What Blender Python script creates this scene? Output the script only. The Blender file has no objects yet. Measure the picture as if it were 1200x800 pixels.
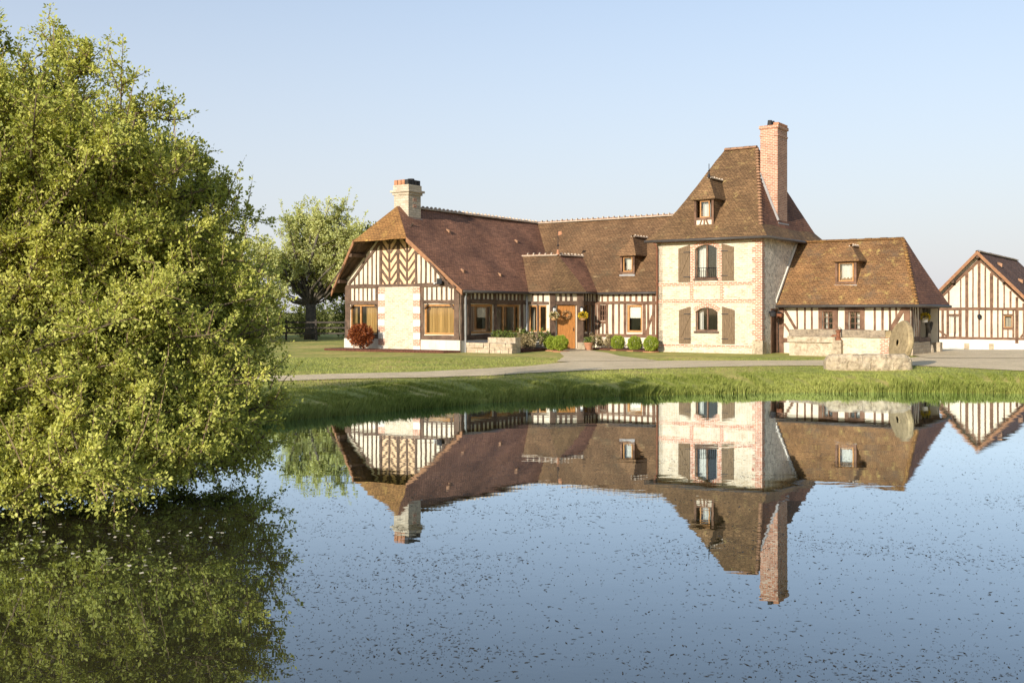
import bpy, math, random
import numpy as np
from mathutils import Vector, noise

random.seed(7); rng = np.random.default_rng(11)
S = bpy.context.scene
COL = S.collection

# ------------------------------------------------------------------ camera
EYE = 2.25
cd = bpy.data.cameras.new("camera"); cam = bpy.data.objects.new("camera", cd); COL.objects.link(cam)
cam.location = (0, 0, EYE); cam.rotation_euler = (math.radians(90), 0, 0)
cd.sensor_width = 36; cd.lens = 37.5; cd.shift_y = -34/1200; cd.clip_start = .1; cd.clip_end = 6000
S.camera = cam

# ------------------------------------------------------------------ light
SUN_EL = math.radians(17); SUN_AZ = math.radians(31.5)        # travel direction of the light, from +Y towards +X
ld = Vector((math.sin(SUN_AZ)*math.cos(SUN_EL), math.cos(SUN_AZ)*math.cos(SUN_EL), -math.sin(SUN_EL)))
sl = bpy.data.lights.new("sun", 'SUN'); sun = bpy.data.objects.new("sun", sl); COL.objects.link(sun)
sun.rotation_euler = ld.to_track_quat('-Z', 'Y').to_euler(); sun.location = (-60, -70, 60)
sl.energy = 4.2; sl.angle = math.radians(.6); sl.color = (1, .91, .80)
W = bpy.data.worlds.new("World"); S.world = W; W.use_nodes = True
nt = W.node_tree; nt.nodes.clear()
sk = nt.nodes.new('ShaderNodeTexSky'); sk.sky_type = 'NISHITA'; sk.sun_disc = False
sk.sun_elevation = SUN_EL; sk.sun_rotation = SUN_AZ + math.pi
sk.altitude = 0; sk.air_density = 1.0; sk.dust_density = .6; sk.ozone_density = 1.6
bg = nt.nodes.new('ShaderNodeBackground'); bg.inputs[1].default_value = .121
wo = nt.nodes.new('ShaderNodeOutputWorld')
hz_ = nt.nodes.new('ShaderNodeMix'); hz_.data_type = 'RGBA'; hz_.inputs[7].default_value = (3.42, 3.40, 3.68, 1)     # pale haze, thickest towards the horizon
tcw = nt.nodes.new('ShaderNodeTexCoord'); spw = nt.nodes.new('ShaderNodeSeparateXYZ'); rw = nt.nodes.new('ShaderNodeMapRange')
nt.links.new(tcw.outputs['Generated'], spw.inputs[0]); nt.links.new(spw.outputs[2], rw.inputs[0])
rw.inputs[1].default_value = 0; rw.inputs[2].default_value = .45; rw.inputs[3].default_value = .97; rw.inputs[4].default_value = .12; 
sd = nt.nodes.new('ShaderNodeMapRange'); nt.links.new(spw.outputs[1], sd.inputs[0]); sd.inputs[1].default_value = -.45; sd.inputs[2].default_value = .3; sd.inputs[3].default_value = .35; sd.inputs[4].default_value = 1
ml = nt.nodes.new('ShaderNodeMath'); ml.operation = 'MULTIPLY'; nt.links.new(rw.outputs[0], ml.inputs[0]); nt.links.new(sd.outputs[0], ml.inputs[1]); nt.links.new(ml.outputs[0], hz_.inputs[0])
nt.links.new(sk.outputs[0], hz_.inputs[6]); nt.links.new(hz_.outputs[2], bg.inputs[0]); nt.links.new(bg.outputs[0], wo.inputs[0])
S.view_settings.view_transform = 'Standard'; S.view_settings.look = 'None'
S.view_settings.exposure = .75; S.view_settings.gamma = 1
S.cycles.max_bounces = 6; S.cycles.transparent_max_bounces = 12; S.cycles.use_denoising = True

# ------------------------------------------------------------------ materials
def mat(name):
    m = bpy.data.materials.new(name); m.use_nodes = True
    t = m.node_tree; t.nodes.clear()
    o = t.nodes.new('ShaderNodeOutputMaterial'); b = t.nodes.new('ShaderNodeBsdfPrincipled')
    t.links.new(b.outputs[0], o.inputs[0])
    b.inputs['Roughness'].default_value = .85; b.inputs['Specular IOR Level'].default_value = .25
    return m, t, b, o
def nd(t, typ, **k):
    n = t.nodes.new(typ)
    for a, v in k.items(): setattr(n, a, v)
    return n
def coords(t, uv=True, scale=(1, 1, 1)):
    tc = nd(t, 'ShaderNodeTexCoord'); mp = nd(t, 'ShaderNodeMapping')
    mp.inputs['Scale'].default_value = scale
    t.links.new(tc.outputs['UV' if uv else 'Object'], mp.inputs[0]); return mp.outputs[0]
def noi(t, vec, scale, detail=5, rough=.6):
    n = nd(t, 'ShaderNodeTexNoise'); n.inputs['Scale'].default_value = scale
    n.inputs['Detail'].default_value = detail; n.inputs['Roughness'].default_value = rough
    t.links.new(vec, n.inputs['Vector']); return n.outputs['Fac']
def ramp(t, fac, stops):
    r = nd(t, 'ShaderNodeValToRGB'); e = r.color_ramp.elements
    while len(e) < len(stops): e.new(.5)
    for i, (p, c) in enumerate(stops):
        e[i].position = p; e[i].color = (*c, 1) if len(c) == 3 else c
    t.links.new(fac, r.inputs[0]); return r.outputs[0]
def mix(t, fac, a, b, mode='MIX'):
    m = nd(t, 'ShaderNodeMix', data_type='RGBA', blend_type=mode)
    for sock, v in ((m.inputs[0], fac), (m.inputs[6], a), (m.inputs[7], b)):
        if isinstance(v, bpy.types.NodeSocket): t.links.new(v, sock)
        else: sock.default_value = v if isinstance(v, (int, float)) else (*v, 1)
    return m.outputs[2]
def bump(t, b, h, strength=.5, dist=.02):
    n = nd(t, 'ShaderNodeBump'); n.inputs['Strength'].default_value = strength; n.inputs['Distance'].default_value = dist
    t.links.new(h, n.inputs['Height']); t.links.new(n.outputs[0], b.inputs['Normal'])
def setc(t, b, c): t.links.new(c, b.inputs['Base Color'])
def math_(t, op, a, b=None):
    n = nd(t, 'ShaderNodeMath', operation=op)
    for i, v in enumerate((a, b)):
        if v is None: continue
        if isinstance(v, bpy.types.NodeSocket): t.links.new(v, n.inputs[i])
        else: n.inputs[i].default_value = v
    return n.outputs[0]
def bw3(f): return [(0, (f, f, f)), (1, (1, 1, 1))]
BLK, WHT = (0, 0, 0), (1, 1, 1)

def m_plaster(name, c):
    m, t, b, o = mat(name); v = coords(t, False)
    col = ramp(t, noi(t, v, 1.3, 6, .65), [(.3, tuple(x*.84 for x in c)), (.7, tuple(x*1.12 for x in c))])
    col = mix(t, ramp(t, noi(t, coords(t, False, (3, 3, .5)), 2.4, 7, .75), [(.56, BLK), (.74, (.55, .55, .55))]), col, tuple(x*y for x, y in zip(c, (.62, .55, .45))))
    setc(t, b, col); bump(t, b, noi(t, v, 14), .6, .008); return m
def m_plain(name, c, var=.25, scale=3, rough=.85, bmp=0, uv=False, stretch=(1, 1, 1)):
    m, t, b, o = mat(name); v = coords(t, uv, stretch)
    n = noi(t, v, scale)
    lo = tuple(x*(1-var) for x in c); hi = tuple(min(1, x*(1+var)) for x in c)
    setc(t, b, ramp(t, n, [(.3, lo), (.7, hi)])); b.inputs['Roughness'].default_value = rough
    if bmp: bump(t, b, noi(t, v, scale*6), .5, bmp)
    return m
def m_brick(name, c1, c2, mortar, bw, rh, ms, blot=None, blotamt=0., bias=0., big=1.2, dist=.012):
    m, t, b, o = mat(name); v = coords(t, True)
    wv = nd(t, 'ShaderNodeTexNoise'); wv.inputs['Scale'].default_value = 5
    t.links.new(v, wv.inputs['Vector'])
    ad = nd(t, 'ShaderNodeVectorMath', operation='MULTIPLY_ADD'); t.links.new(wv.outputs['Color'], ad.inputs[0])
    ad.inputs[1].default_value = (.025, .025, 0); t.links.new(v, ad.inputs[2])
    br = nd(t, 'ShaderNodeTexBrick'); br.inputs['Scale'].default_value = 1
    br.inputs['Brick Width'].default_value = bw; br.inputs['Row Height'].default_value = rh
    br.inputs['Mortar Size'].default_value = ms; br.inputs['Mortar Smooth'].default_value = .2; br.inputs['Bias'].default_value = bias
    for k, c in (('Color1', c1), ('Color2', c2), ('Mortar', mortar)): br.inputs[k].default_value = (*c, 1)
    t.links.new(ad.outputs[0], br.inputs['Vector'])
    col = mix(t, 1.0, br.outputs['Color'], ramp(t, noi(t, v, 2.6, 8, .7), [(.3, (.72, .70, .68)), (.72, (1.12, 1.1, 1.06))]), 'MULTIPLY')
    if blot:
        col = mix(t, ramp(t, noi(t, v, big, 8, .75), [(.62-blotamt, BLK), (.72-blotamt, WHT)]), col, blot)
    col = mix(t, ramp(t, noi(t, coords(t, True, (1, 1.8, 1)), 8, 3, .6), [(.60, BLK), (.68, (.75, .75, .75))]), col, tuple(x*.5 for x in c2))
    setc(t, b, col); bump(t, b, br.outputs['Fac'], -.6, dist)
    return m
def m_tile(name, c1, c2, lichen=(.35, .2, .05), amt=0., moss=None, mossamt=0., tw=.17, rh=.105):
    m, t, b, o = mat(name); v = coords(t, True)
    wv = nd(t, 'ShaderNodeTexNoise'); wv.inputs['Scale'].default_value = 2.2; wv.inputs['Detail'].default_value = 4
    t.links.new(v, wv.inputs['Vector'])
    ad = nd(t, 'ShaderNodeVectorMath', operation='MULTIPLY_ADD'); t.links.new(wv.outputs['Color'], ad.inputs[0])
    ad.inputs[1].default_value = (.05, .06, 0); t.links.new(v, ad.inputs[2])
    br = nd(t, 'ShaderNodeTexBrick'); br.inputs['Scale'].default_value = 1
    br.inputs['Brick Width'].default_value = tw; br.inputs['Row Height'].default_value = rh
    br.inputs['Mortar Size'].default_value = .011; br.inputs['Mortar Smooth'].default_value = .4
    dk = tuple(x*.45 for x in c1)
    for k, c in (('Color1', c1), ('Color2', c2), ('Mortar', dk)): br.inputs[k].default_value = (*c, 1)
    t.links.new(ad.outputs[0], br.inputs['Vector'])
    col = mix(t, 1.0, br.outputs['Color'], ramp(t, noi(t, v, .55, 6, .65), [(.3, (.55, .53, .52)), (.7, (1.32, 1.28, 1.2))]), 'MULTIPLY')
    col = mix(t, 1.0, col, ramp(t, noi(t, v, 7, 6, .7), [(.3, (.6, .6, .6)), (.7, (1.35, 1.32, 1.28))]), 'MULTIPLY')
    if moss: col = mix(t, ramp(t, noi(t, v, .9, 9, .75), [(.60-mossamt, BLK), (.74-mossamt, (.8, .8, .8))]), col, moss)
    if amt: col = mix(t, ramp(t, noi(t, v, 2.0, 9, .8), [(.63-amt, BLK), (.72-amt, (.85, .85, .85))]), col, lichen)
    col = mix(t, 1., col, ramp(t, noi(t, coords(t, True, (.35, 3.2, 1)), 2.6, 4, .7), [(.32, (.78, .77, .76)), (.68, (1.18, 1.17, 1.15))]), 'MULTIPLY')
    # stepped courses: height falls along every row
    sp = nd(t, 'ShaderNodeSeparateXYZ'); t.links.new(ad.outputs[0], sp.inputs[0])
    saw = math_(t, 'FRACT', math_(t, 'DIVIDE', sp.outputs[1], rh))
    h = math_(t, 'SUBTRACT', 1.0, saw)
    h = math_(t, 'SUBTRACT', h, math_(t, 'MULTIPLY', br.outputs['Fac'], .6))
    h = math_(t, 'ADD', h, math_(t, 'MULTIPLY', noi(t, v, 9, 3), .9))
    setc(t, b, col); bump(t, b, h, .7, .018)
    return m

M = {}
M['plaster'] = m_plaster('cream_plaster', (.61, .53, .40))
M['peach'] = m_plain('peach_plaster', (.62, .42, .25), .15, 4, .9, .004)
M['timber'] = m_plain('dark_timber', (.105, .067, .045), .5, 3.2, .8, .006)
M['timber_red'] = m_plain('brown_timber', (.145, .08, .048), .5, 3.2, .8, .006)
M['oak'] = m_plain('oak', (.38, .19, .065), .25, 5, .6, .002)
M['oakdoor'] = m_plain('oak_door', (.42, .18, .05), .3, 8, .6, .003, stretch=(6, 6, .6))
M['shutter'] = m_plain('weathered_shutter', (.155, .105, .06), .35, 7, .8, .003, stretch=(5, 5, .7))
M['board'] = m_plain('verge_board', (.26, .13, .065), .3, 5, .8, .003)
M['render'] = m_plaster('pale_render', (.62, .54, .42))
M['render_w'] = m_plaster('white_render', (.65, .60, .51))
M['cream_brick'] = m_brick('cream_masonry', (.55, .47, .35), (.40, .295, .18), (.58, .515, .41), .24, .085, .018, (.38, .26, .14), .05, -.35, 4.2)
def m_flint(name, c1, c2, mortar, scale=7.5):
    m, t, b, o = mat(name); v = coords(t, True, (1, 1.35, 1))
    vo = nd(t, 'ShaderNodeTexVoronoi', feature='DISTANCE_TO_EDGE'); vc = nd(t, 'ShaderNodeTexVoronoi')
    for q_ in (vo, vc): q_.inputs['Scale'].default_value = scale; t.links.new(v, q_.inputs['Vector'])
    st = ramp(t, vc.outputs['Color'], [(.15, c1), (.8, c2)]); ed = ramp(t, vo.outputs['Distance'], [(.03, BLK), (.10, WHT)])
    col = mix(t, ed, mortar, st); col = mix(t, 1., col, ramp(t, noi(t, v, 2.2, 7, .7), [(.3, (.7, .7, .7)), (.7, (1.2, 1.2, 1.18))]), 'MULTIPLY')
    setc(t, b, col); bump(t, b, ed, .7, .02); return m
M['grey_stone'] = m_flint('grey_flint', (.38, .34, .28), (.74, .66, .54), (.70, .62, .50))
M['red_brick'] = m_brick('red_brick', (.36, .13, .08), (.48, .22, .13), (.62, .52, .42), .22, .075, .014, (.55, .42, .3), .0, 0, 2.5)
M['red_brick_chimney'] = m_brick('orange_brick', (.30, .125, .075), (.46, .23, .145), (.52, .43, .34), .22, .078, .012, (.24, .145, .09), .02, 0, 2.)
M['chimney_stone'] = m_brick('chimney_stone', (.55, .48, .37), (.42, .35, .26), (.34, .30, .24), .30, .11, .016, (.24, .20, .155), .03, 0, 2)
M['rubble'] = m_brick('rubble_stone', (.52, .43, .30), (.38, .29, .19), (.36, .30, .22), .3, .15, .03, (.24, .20, .14), .02, 0, 2, .03)
M['tile_left'] = m_tile('tile_red_brown', (.235, .115, .072), (.31, .157, .096), (.34, .22, .12), .0)
M['tile_hip'] = m_tile('tile_lichen', (.24, .125, .045), (.30, .165, .06), (.42, .27, .07), .08)
M['tile_mid'] = m_tile('tile_brown', (.165, .098, .051), (.22, .132, .069), (.36, .26, .13), .05, (.105, .075, .04), .06)
M['tile_tower'] = m_tile('tile_brown_old', (.165, .10, .05), (.225, .14, .07), (.42, .31, .115), .06, (.11, .075, .036), .05)
M['tile_right'] = m_tile('tile_orange', (.235, .13, .058), (.29, .165, .075), (.43, .31, .10), .08, (.125, .088, .055), .09)
M['tile_righthip'] = m_tile('tile_plum', (.18, .085, .055), (.235, .115, .07), (.34, .24, .11), -.06)
M['tile_barn'] = m_tile('tile_barn', (.13, .075, .055), (.18, .10, .07), (.20, .16, .09), .0)
M['mortar'] = m_plain('ridge_mortar', (.44, .36, .27), .25, 6)
M['ridge'] = m_plain('ridge_tile', (.27, .15, .085), .4, 5)
M['zinc'] = m_plain('zinc', (.06, .052, .045), .2, 4, .5)
M['lead'] = m_plain('lead_flashing', (.26, .25, .24), .15, 4, .5)
M['copper'] = m_plain('copper_pipe', (.20, .085, .05), .2, 4, .5)
M['whitepipe'] = m_plain('pale_pipe', (.42, .42, .42), .1, 4, .5)
M['iron'] = m_plain('black_iron', (.02, .02, .022), .2, 6, .5)
M['dark'] = m_plain('dark_pot', (.03, .028, .028), .3, 6, .7)
M['curtain_gold'] = m_plain('gold_curtain', (.42, .27, .10), .35, 2.5, .9, 0, False, (9, 9, .3))
M['curtain_white'] = m_plain('net_curtain', (.62, .60, .54), .25, 2.5, .9, 0, False, (9, 9, .3))
M['curtain_grey'] = m_plain('grey_curtain', (.42, .38, .30), .35, 2.5, .9, 0, False, (9, 9, .3))
M['blind'] = m_plain('pale_blind', (.72, .68, .58), .05, 3)
M['terracotta'] = m_plain('terracotta', (.36, .17, .09), .25, 9)
M['whitepot'] = m_plain('white_pot', (.75, .72, .66), .1, 9)
M['lamp_white'] = m_plain('lamp_glass', (.62, .62, .58), .1, 5, .3)
M['wicker'] = m_plain('wicker', (.33, .19, .08), .4, 25)
M['rust'] = m_plain('rusty_iron', (.20, .08, .04), .5, 14, .8, .006)
M['bark'] = m_plain('bark', (.11, .085, .055), .5, 7, .95, .02)
M['bark_dark'] = m_plain('bark_dark', (.085, .072, .055), .5, 7, .95, .02)
M['twig'] = m_plain('twig', (.17, .12, .07), .3, 7, .9)
M['fencewood'] = m_plain('fence_wood', (.06, .05, .042), .4, 5, .9)
M['soil'] = m_plain('red_mulch', (.10, .04, .025), .6, 20, 1, .03)

def m_oldstone(name, c, dark, green):
    m, t, b, o = mat(name); v = coords(t, False)
    n = noi(t, v, 2.3, 9, .72); n2 = noi(t, v, 6, 8, .75)
    col = ramp(t, n, [(.28, tuple(x*.6 for x in c)), (.5, c), (.75, tuple(min(1, x*1.3) for x in c))])
    col = mix(t, ramp(t, n2, [(.47, BLK), (.64, (.9, .9, .9))]), col, dark)
    col = mix(t, ramp(t, noi(t, v, 3.4, 8, .8), [(.58, BLK), (.7, (.7, .7, .7))]), col, green)
    setc(t, b, col); bump(t, b, n2, .8, .05); return m
M['oldstone'] = m_oldstone('weathered_limestone', (.42, .34, .23), (.17, .125, .08), (.28, .215, .09))
M['millstone'] = m_oldstone('golden_millstone', (.33, .25, .135), (.19, .14, .07), (.25, .21, .10))
M['capstone'] = m_oldstone('lichened_capstone', (.29, .23, .16), (.12, .095, .07), (.27, .21, .12))
M['palestone'] = m_oldstone('pale_limestone', (.45, .37, .26), (.22, .165, .10), (.34, .27, .16))

def m_glass():
    m = bpy.data.materials.new('window_glass'); m.use_nodes = True; t = m.node_tree; t.nodes.clear()
    o = nd(t, 'ShaderNodeOutputMaterial'); mx = nd(t, 'ShaderNodeMixShader')
    tr = nd(t, 'ShaderNodeBsdfTransparent'); tr.inputs[0].default_value = (.86, .88, .87, 1)
    gl = nd(t, 'ShaderNodeBsdfGlossy'); gl.inputs['Roughness'].default_value = .03
    fr = nd(t, 'ShaderNodeFresnel'); fr.inputs[0].default_value = 1.9
    t.links.new(fr.outputs[0], mx.inputs[0]); t.links.new(tr.outputs[0], mx.inputs[1]); t.links.new(gl.outputs[0], mx.inputs[2])
    t.links.new(mx.outputs[0], o.inputs[0]); return m
M['glass'] = m_glass()

def m_water():
    m, t, b, o = mat('pond_water')
    b.inputs['Base Color'].default_value = (.034, .030, .012, 1); b.inputs['Specular IOR Level'].default_value = 0
    n1 = noi(t, coords(t, False, (.5, 1.2, 1)), 1.2, 3, .5); n2 = noi(t, coords(t, False, (.7, 1.5, 1)), 8, 2, .5); n3 = noi(t, coords(t, False), .22, 3, .6)
    h = math_(t, 'ADD', n1, math_(t, 'MULTIPLY', n2, math_(t, 'MULTIPLY', ramp(t, n3, [(.42, BLK), (.66, WHT)]), .22)))
    bp = nd(t, 'ShaderNodeBump'); bp.inputs['Strength'].default_value = .075; bp.inputs['Distance'].default_value = .02; t.links.new(h, bp.inputs['Height'])
    gl = nd(t, 'ShaderNodeBsdfGlossy'); gl.inputs['Color'].default_value = (.80, .91, 1, 1); gl.inputs['Roughness'].default_value = 0; t.links.new(bp.outputs[0], gl.inputs['Normal'])
    fr = nd(t, 'ShaderNodeFresnel'); fr.inputs[0].default_value = 2.0; t.links.new(bp.outputs[0], fr.inputs['Normal'])
    mx = nd(t, 'ShaderNodeMixShader'); f = nd(t, 'ShaderNodeMath', operation='MULTIPLY', use_clamp=True); t.links.new(fr.outputs[0], f.inputs[0]); f.inputs[1].default_value = 2.3
    f0 = f; f = nd(t, 'ShaderNodeMath', operation='SUBTRACT', use_clamp=True); f0.use_clamp = False; t.links.new(f0.outputs[0], f.inputs[0]); f.inputs[1].default_value = .27
    t.links.new(f.outputs[0], mx.inputs[0]); t.links.new(b.outputs[0], mx.inputs[1]); t.links.new(gl.outputs[0], mx.inputs[2]); t.links.new(mx.outputs[0], o.inputs[0])
    return m
M['water'] = m_water()

def m_leaf(name, c_lo, c_hi, trans=.35, tcol=None):
    m, t, b, o = mat(name)
    at = nd(t, 'ShaderNodeAttribute', attribute_name='tint')
    col = ramp(t, at.outputs['Fac'], [(0, c_lo), (1, c_hi)])
    setc(t, b, col); b.inputs['Roughness'].default_value = .55; b.inputs['Specular IOR Level'].default_value = .25
    tl = nd(t, 'ShaderNodeBsdfTranslucent')
    g = mix(t, 1.0, col, tcol or (1.5, 1.35, .6), 'MULTIPLY'); t.links.new(g, tl.inputs[0])
    mx = nd(t, 'ShaderNodeMixShader'); mx.inputs[0].default_value = trans
    t.links.new(b.outputs[0], mx.inputs[1]); t.links.new(tl.outputs[0], mx.inputs[2]); t.links.new(mx.outputs[0], o.inputs[0])
    return m
M['leaf_willow'] = m_leaf('leaf_spring', (.24, .275, .05), (.60, .59, .15), .40, (1.25, 1.2, .6))
M['leaf_far'] = m_leaf('leaf_far', (.30, .34, .12), (.56, .58, .25), .4)
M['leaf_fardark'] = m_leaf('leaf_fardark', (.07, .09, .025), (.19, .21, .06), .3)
M['leaf_box'] = m_leaf('leaf_box', (.18, .25, .025), (.38, .44, .06), .35)
M['leaf_red'] = m_leaf('leaf_red', (.10, .022, .010), (.34, .11, .03), .3, (1.4, .8, .4))
M['leaf_dry'] = m_leaf('leaf_dry', (.17, .14, .06), (.42, .33, .18), .2)
M['leaf_green'] = m_leaf('leaf_green', (.05, .08, .015), (.17, .21, .04), .3)
M['petal_yellow'] = m_leaf('petal_yellow', (.55, .36, .02), (.75, .55, .03), .2)
M['petal_mixed'] = m_leaf('petal_mixed', (.55, .40, .12), (.75, .65, .5), .2)
M['petal_white'] = m_leaf('petal_white', (.5, .42, .28), (.7, .66, .55), .2)
M['grass'] = m_leaf('grass_blade', (.16, .205, .03), (.44, .455, .125), .3, (1.1, 1.05, .7))
M['debris'] = m_leaf('pond_debris', (.018, .015, .011), (.06, .048, .03), .0)

def m_ground():
    m, t, b, o = mat('lawn'); v = coords(t, False)
    n = noi(t, v, .35, 6, .6); n2 = noi(t, coords(t, False, (1, .5, 1)), 3.5, 8, .75)
    col = ramp(t, n, [(.32, (.24, .28, .055)), (.5, (.37, .35, .085)), (.7, (.58, .43, .15))])
    col = mix(t, 1., col, ramp(t, n2, [(.3, (.6, .62, .6)), (.7, (1.25, 1.22, 1.15))]), 'MULTIPLY')
    # soil below the water line
    sp = nd(t, 'ShaderNodeSeparateXYZ'); g = nd(t, 'ShaderNodeNewGeometry'); t.links.new(g.outputs['Position'], sp.inputs[0])
    f = nd(t, 'ShaderNodeMapRange'); f.inputs[1].default_value = -.05; f.inputs[2].default_value = .06; t.links.new(sp.outputs[2], f.inputs[0])
    col = mix(t, f.outputs[0], (.05, .042, .02), col)
    setc(t, b, col); bump(t, b, n2, .9, .05); b.inputs['Roughness'].default_value = 1
    return m
M['ground'] = m_ground()
def m_gravel():
    m, t, b, o = mat('gravel'); v = coords(t, False)
    n = noi(t, v, 1.1, 6, .65); n2 = noi(t, v, 22, 4, .8)
    col = ramp(t, n, [(.3, (.60, .47, .28)), (.7, (.80, .63, .39))])
    col = mix(t, 1., col, ramp(t, n2, [(.3, (.6, .6, .6)), (.7, (1.25, 1.25, 1.25))]), 'MULTIPLY')
    col = mix(t, ramp(t, noi(t, coords(t, False, (.5, 1.4, 1)), 1.6, 7, .75), [(.56, BLK), (.70, (.7, .7, .7))]), col, (.34, .30, .13))
    setc(t, b, col); bump(t, b, n2, .8, .02); return m
M['gravel'] = m_gravel()

# ------------------------------------------------------------------ builders
def tag(o, label=None, cat=None, group=None, kind=None):
    for k, v in (('label', label), ('category', cat), ('group', group), ('kind', kind)):
        if v: o[k] = v
    return o
def empty(name, loc, rz=0, **k):
    o = bpy.data.objects.new(name, None); COL.objects.link(o); o.location = loc; o.rotation_euler.z = rz
    o.empty_display_size = .2
    return tag(o, **k)
def copy_tree(o, parent=None):
    c = o.copy(); COL.objects.link(c)
    if parent: c.parent = parent
    for ch in [x for x in bpy.data.objects if x.parent == o]: copy_tree(ch, c)
    return c

class MB:
    def __init__(s): s.v = []; s.f = []; s.mi = []; s.n = []
    def face(s, pts, mi=0, n=None):
        i = len(s.v); s.v += [tuple(p) for p in pts]; s.f.append(tuple(range(i, i+len(pts)))); s.mi.append(mi); s.n.append(n)
    def hexa(s, p, mi=0):
        for q in ((0, 3, 2, 1), (4, 5, 6, 7), (0, 1, 5, 4), (1, 2, 6, 5), (2, 3, 7, 6), (3, 0, 4, 7)):
            s.face([p[i] for i in q], mi)
    def box(s, a, b, mi=0):
        (x0, y0, z0), (x1, y1, z1) = a, b
        s.hexa([(x0, y0, z0), (x1, y0, z0), (x1, y1, z0), (x0, y1, z0), (x0, y0, z1), (x1, y0, z1), (x1, y1, z1), (x0, y1, z1)], mi)
    def prism(s, pts, off, mi=0):
        q = [tuple(p[i]+off[i] for i in range(3)) for p in pts]; n = len(pts)
        s.face(list(reversed(pts)), mi); s.face(q, mi)
        for i in range(n):
            j = (i+1) % n; s.face([pts[i], pts[j], q[j], q[i]], mi)
    def tube(s, path, radii, n=6, mi=0, cap=True):
        path = [Vector(p) for p in path]; rings = []
        if isinstance(radii, (int, float)): radii = [radii]*len(path)
        for i, p in enumerate(path):
            d = (path[min(i+1, len(path)-1)] - path[max(i-1, 0)]).normalized()
            a = d.cross(Vector((0, 0, 1)) if abs(d.z) < .9 else Vector((1, 0, 0))).normalized(); b = d.cross(a)
            rings.append([p + (a*math.cos(2*math.pi*k/n) + b*math.sin(2*math.pi*k/n))*radii[i] for k in range(n)])
        base = len(s.v)
        for r in rings: s.v += [tuple(p) for p in r]
        for i in range(len(rings)-1):
            for k in range(n):
                k2 = (k+1) % n
                s.f.append((base+i*n+k, base+i*n+k2, base+(i+1)*n+k2, base+(i+1)*n+k)); s.mi.append(mi); s.n.append(None)
        if cap:
            s.f.append(tuple(base+k for k in reversed(range(n)))); s.mi.append(mi); s.n.append(None)
            s.f.append(tuple(base+(len(rings)-1)*n+k for k in range(n))); s.mi.append(mi); s.n.append(None)
    def lathe(s, prof, c=(0, 0, 0), n=16, mi=0):
        base = len(s.v)
        for r, z in prof:
            for k in range(n): s.v.append((c[0]+r*math.cos(2*math.pi*k/n), c[1]+r*math.sin(2*math.pi*k/n), c[2]+z))
        for i in range(len(prof)-1):
            for k in range(n):
                k2 = (k+1) % n
                s.f.append((base+i*n+k, base+i*n+k2, base+(i+1)*n+k2, base+(i+1)*n+k)); s.mi.append(mi); s.n.append(None)
    def build(s, name, mats, parent=None, smooth=False, label=None, uv=True):
        me = bpy.data.meshes.new(name); me.from_pydata(s.v, [], s.f)
        if not isinstance(mats, (list, tuple)): mats = [mats]
        for m in mats: me.materials.append(M[m] if isinstance(m, str) else m)
        me.polygons.foreach_set('material_index', s.mi)
        if smooth: me.polygons.foreach_set('use_smooth', [True]*len(s.f))
        if uv:
            ul = me.uv_layers.new(name='UVMap').data
            for p, nn in zip(me.polygons, s.n):
                n = Vector(nn) if nn is not None else p.normal
                if abs(n.z) > .97: t, w = Vector((1, 0, 0)), Vector((0, 1, 0))
                else:
                    t = Vector((0, 0, 1)).cross(n).normalized(); w = n.cross(t)
                for li in p.loop_indices:
                    co = me.vertices[me.loops[li].vertex_index].co; ul[li].uv = (co.dot(t), co.dot(w))
        me.update()
        o = bpy.data.objects.new(name, me); COL.objects.link(o)
        if parent: o.parent = parent
        if label: o['label'] = label
        return o

class Fr:                                   # a facade: s runs right as seen from outside, d outwards
    def __init__(f, o, e): f.o = o; L = math.hypot(*e); f.e = (e[0]/L, e[1]/L); f.n = (f.e[1], -f.e[0])
    def p(f, s, z, d=0): return (f.o[0]+f.e[0]*s+f.n[0]*d, f.o[1]+f.e[1]*s+f.n[1]*d, z)
def front(v, u=0): return Fr((u, v), (1, 0))
def right(u, v=0): return Fr((u, v), (0, 1))
def fbox(mb, fr, s0, s1, z0, z1, d0, d1, mi=0):
    mb.hexa([fr.p(s0, z0, d1), fr.p(s1, z0, d1), fr.p(s1, z0, d0), fr.p(s0, z0, d0), fr.p(s0, z1, d1), fr.p(s1, z1, d1), fr.p(s1, z1, d0), fr.p(s0, z1, d0)], mi)
def fpoly(mb, fr, pts, d0, d1, mi=0):
    a = [fr.p(s, z, d1) for s, z in pts]; n = fr.n
    mb.prism(a, (n[0]*(d0-d1), n[1]*(d0-d1), 0), mi)
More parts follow.
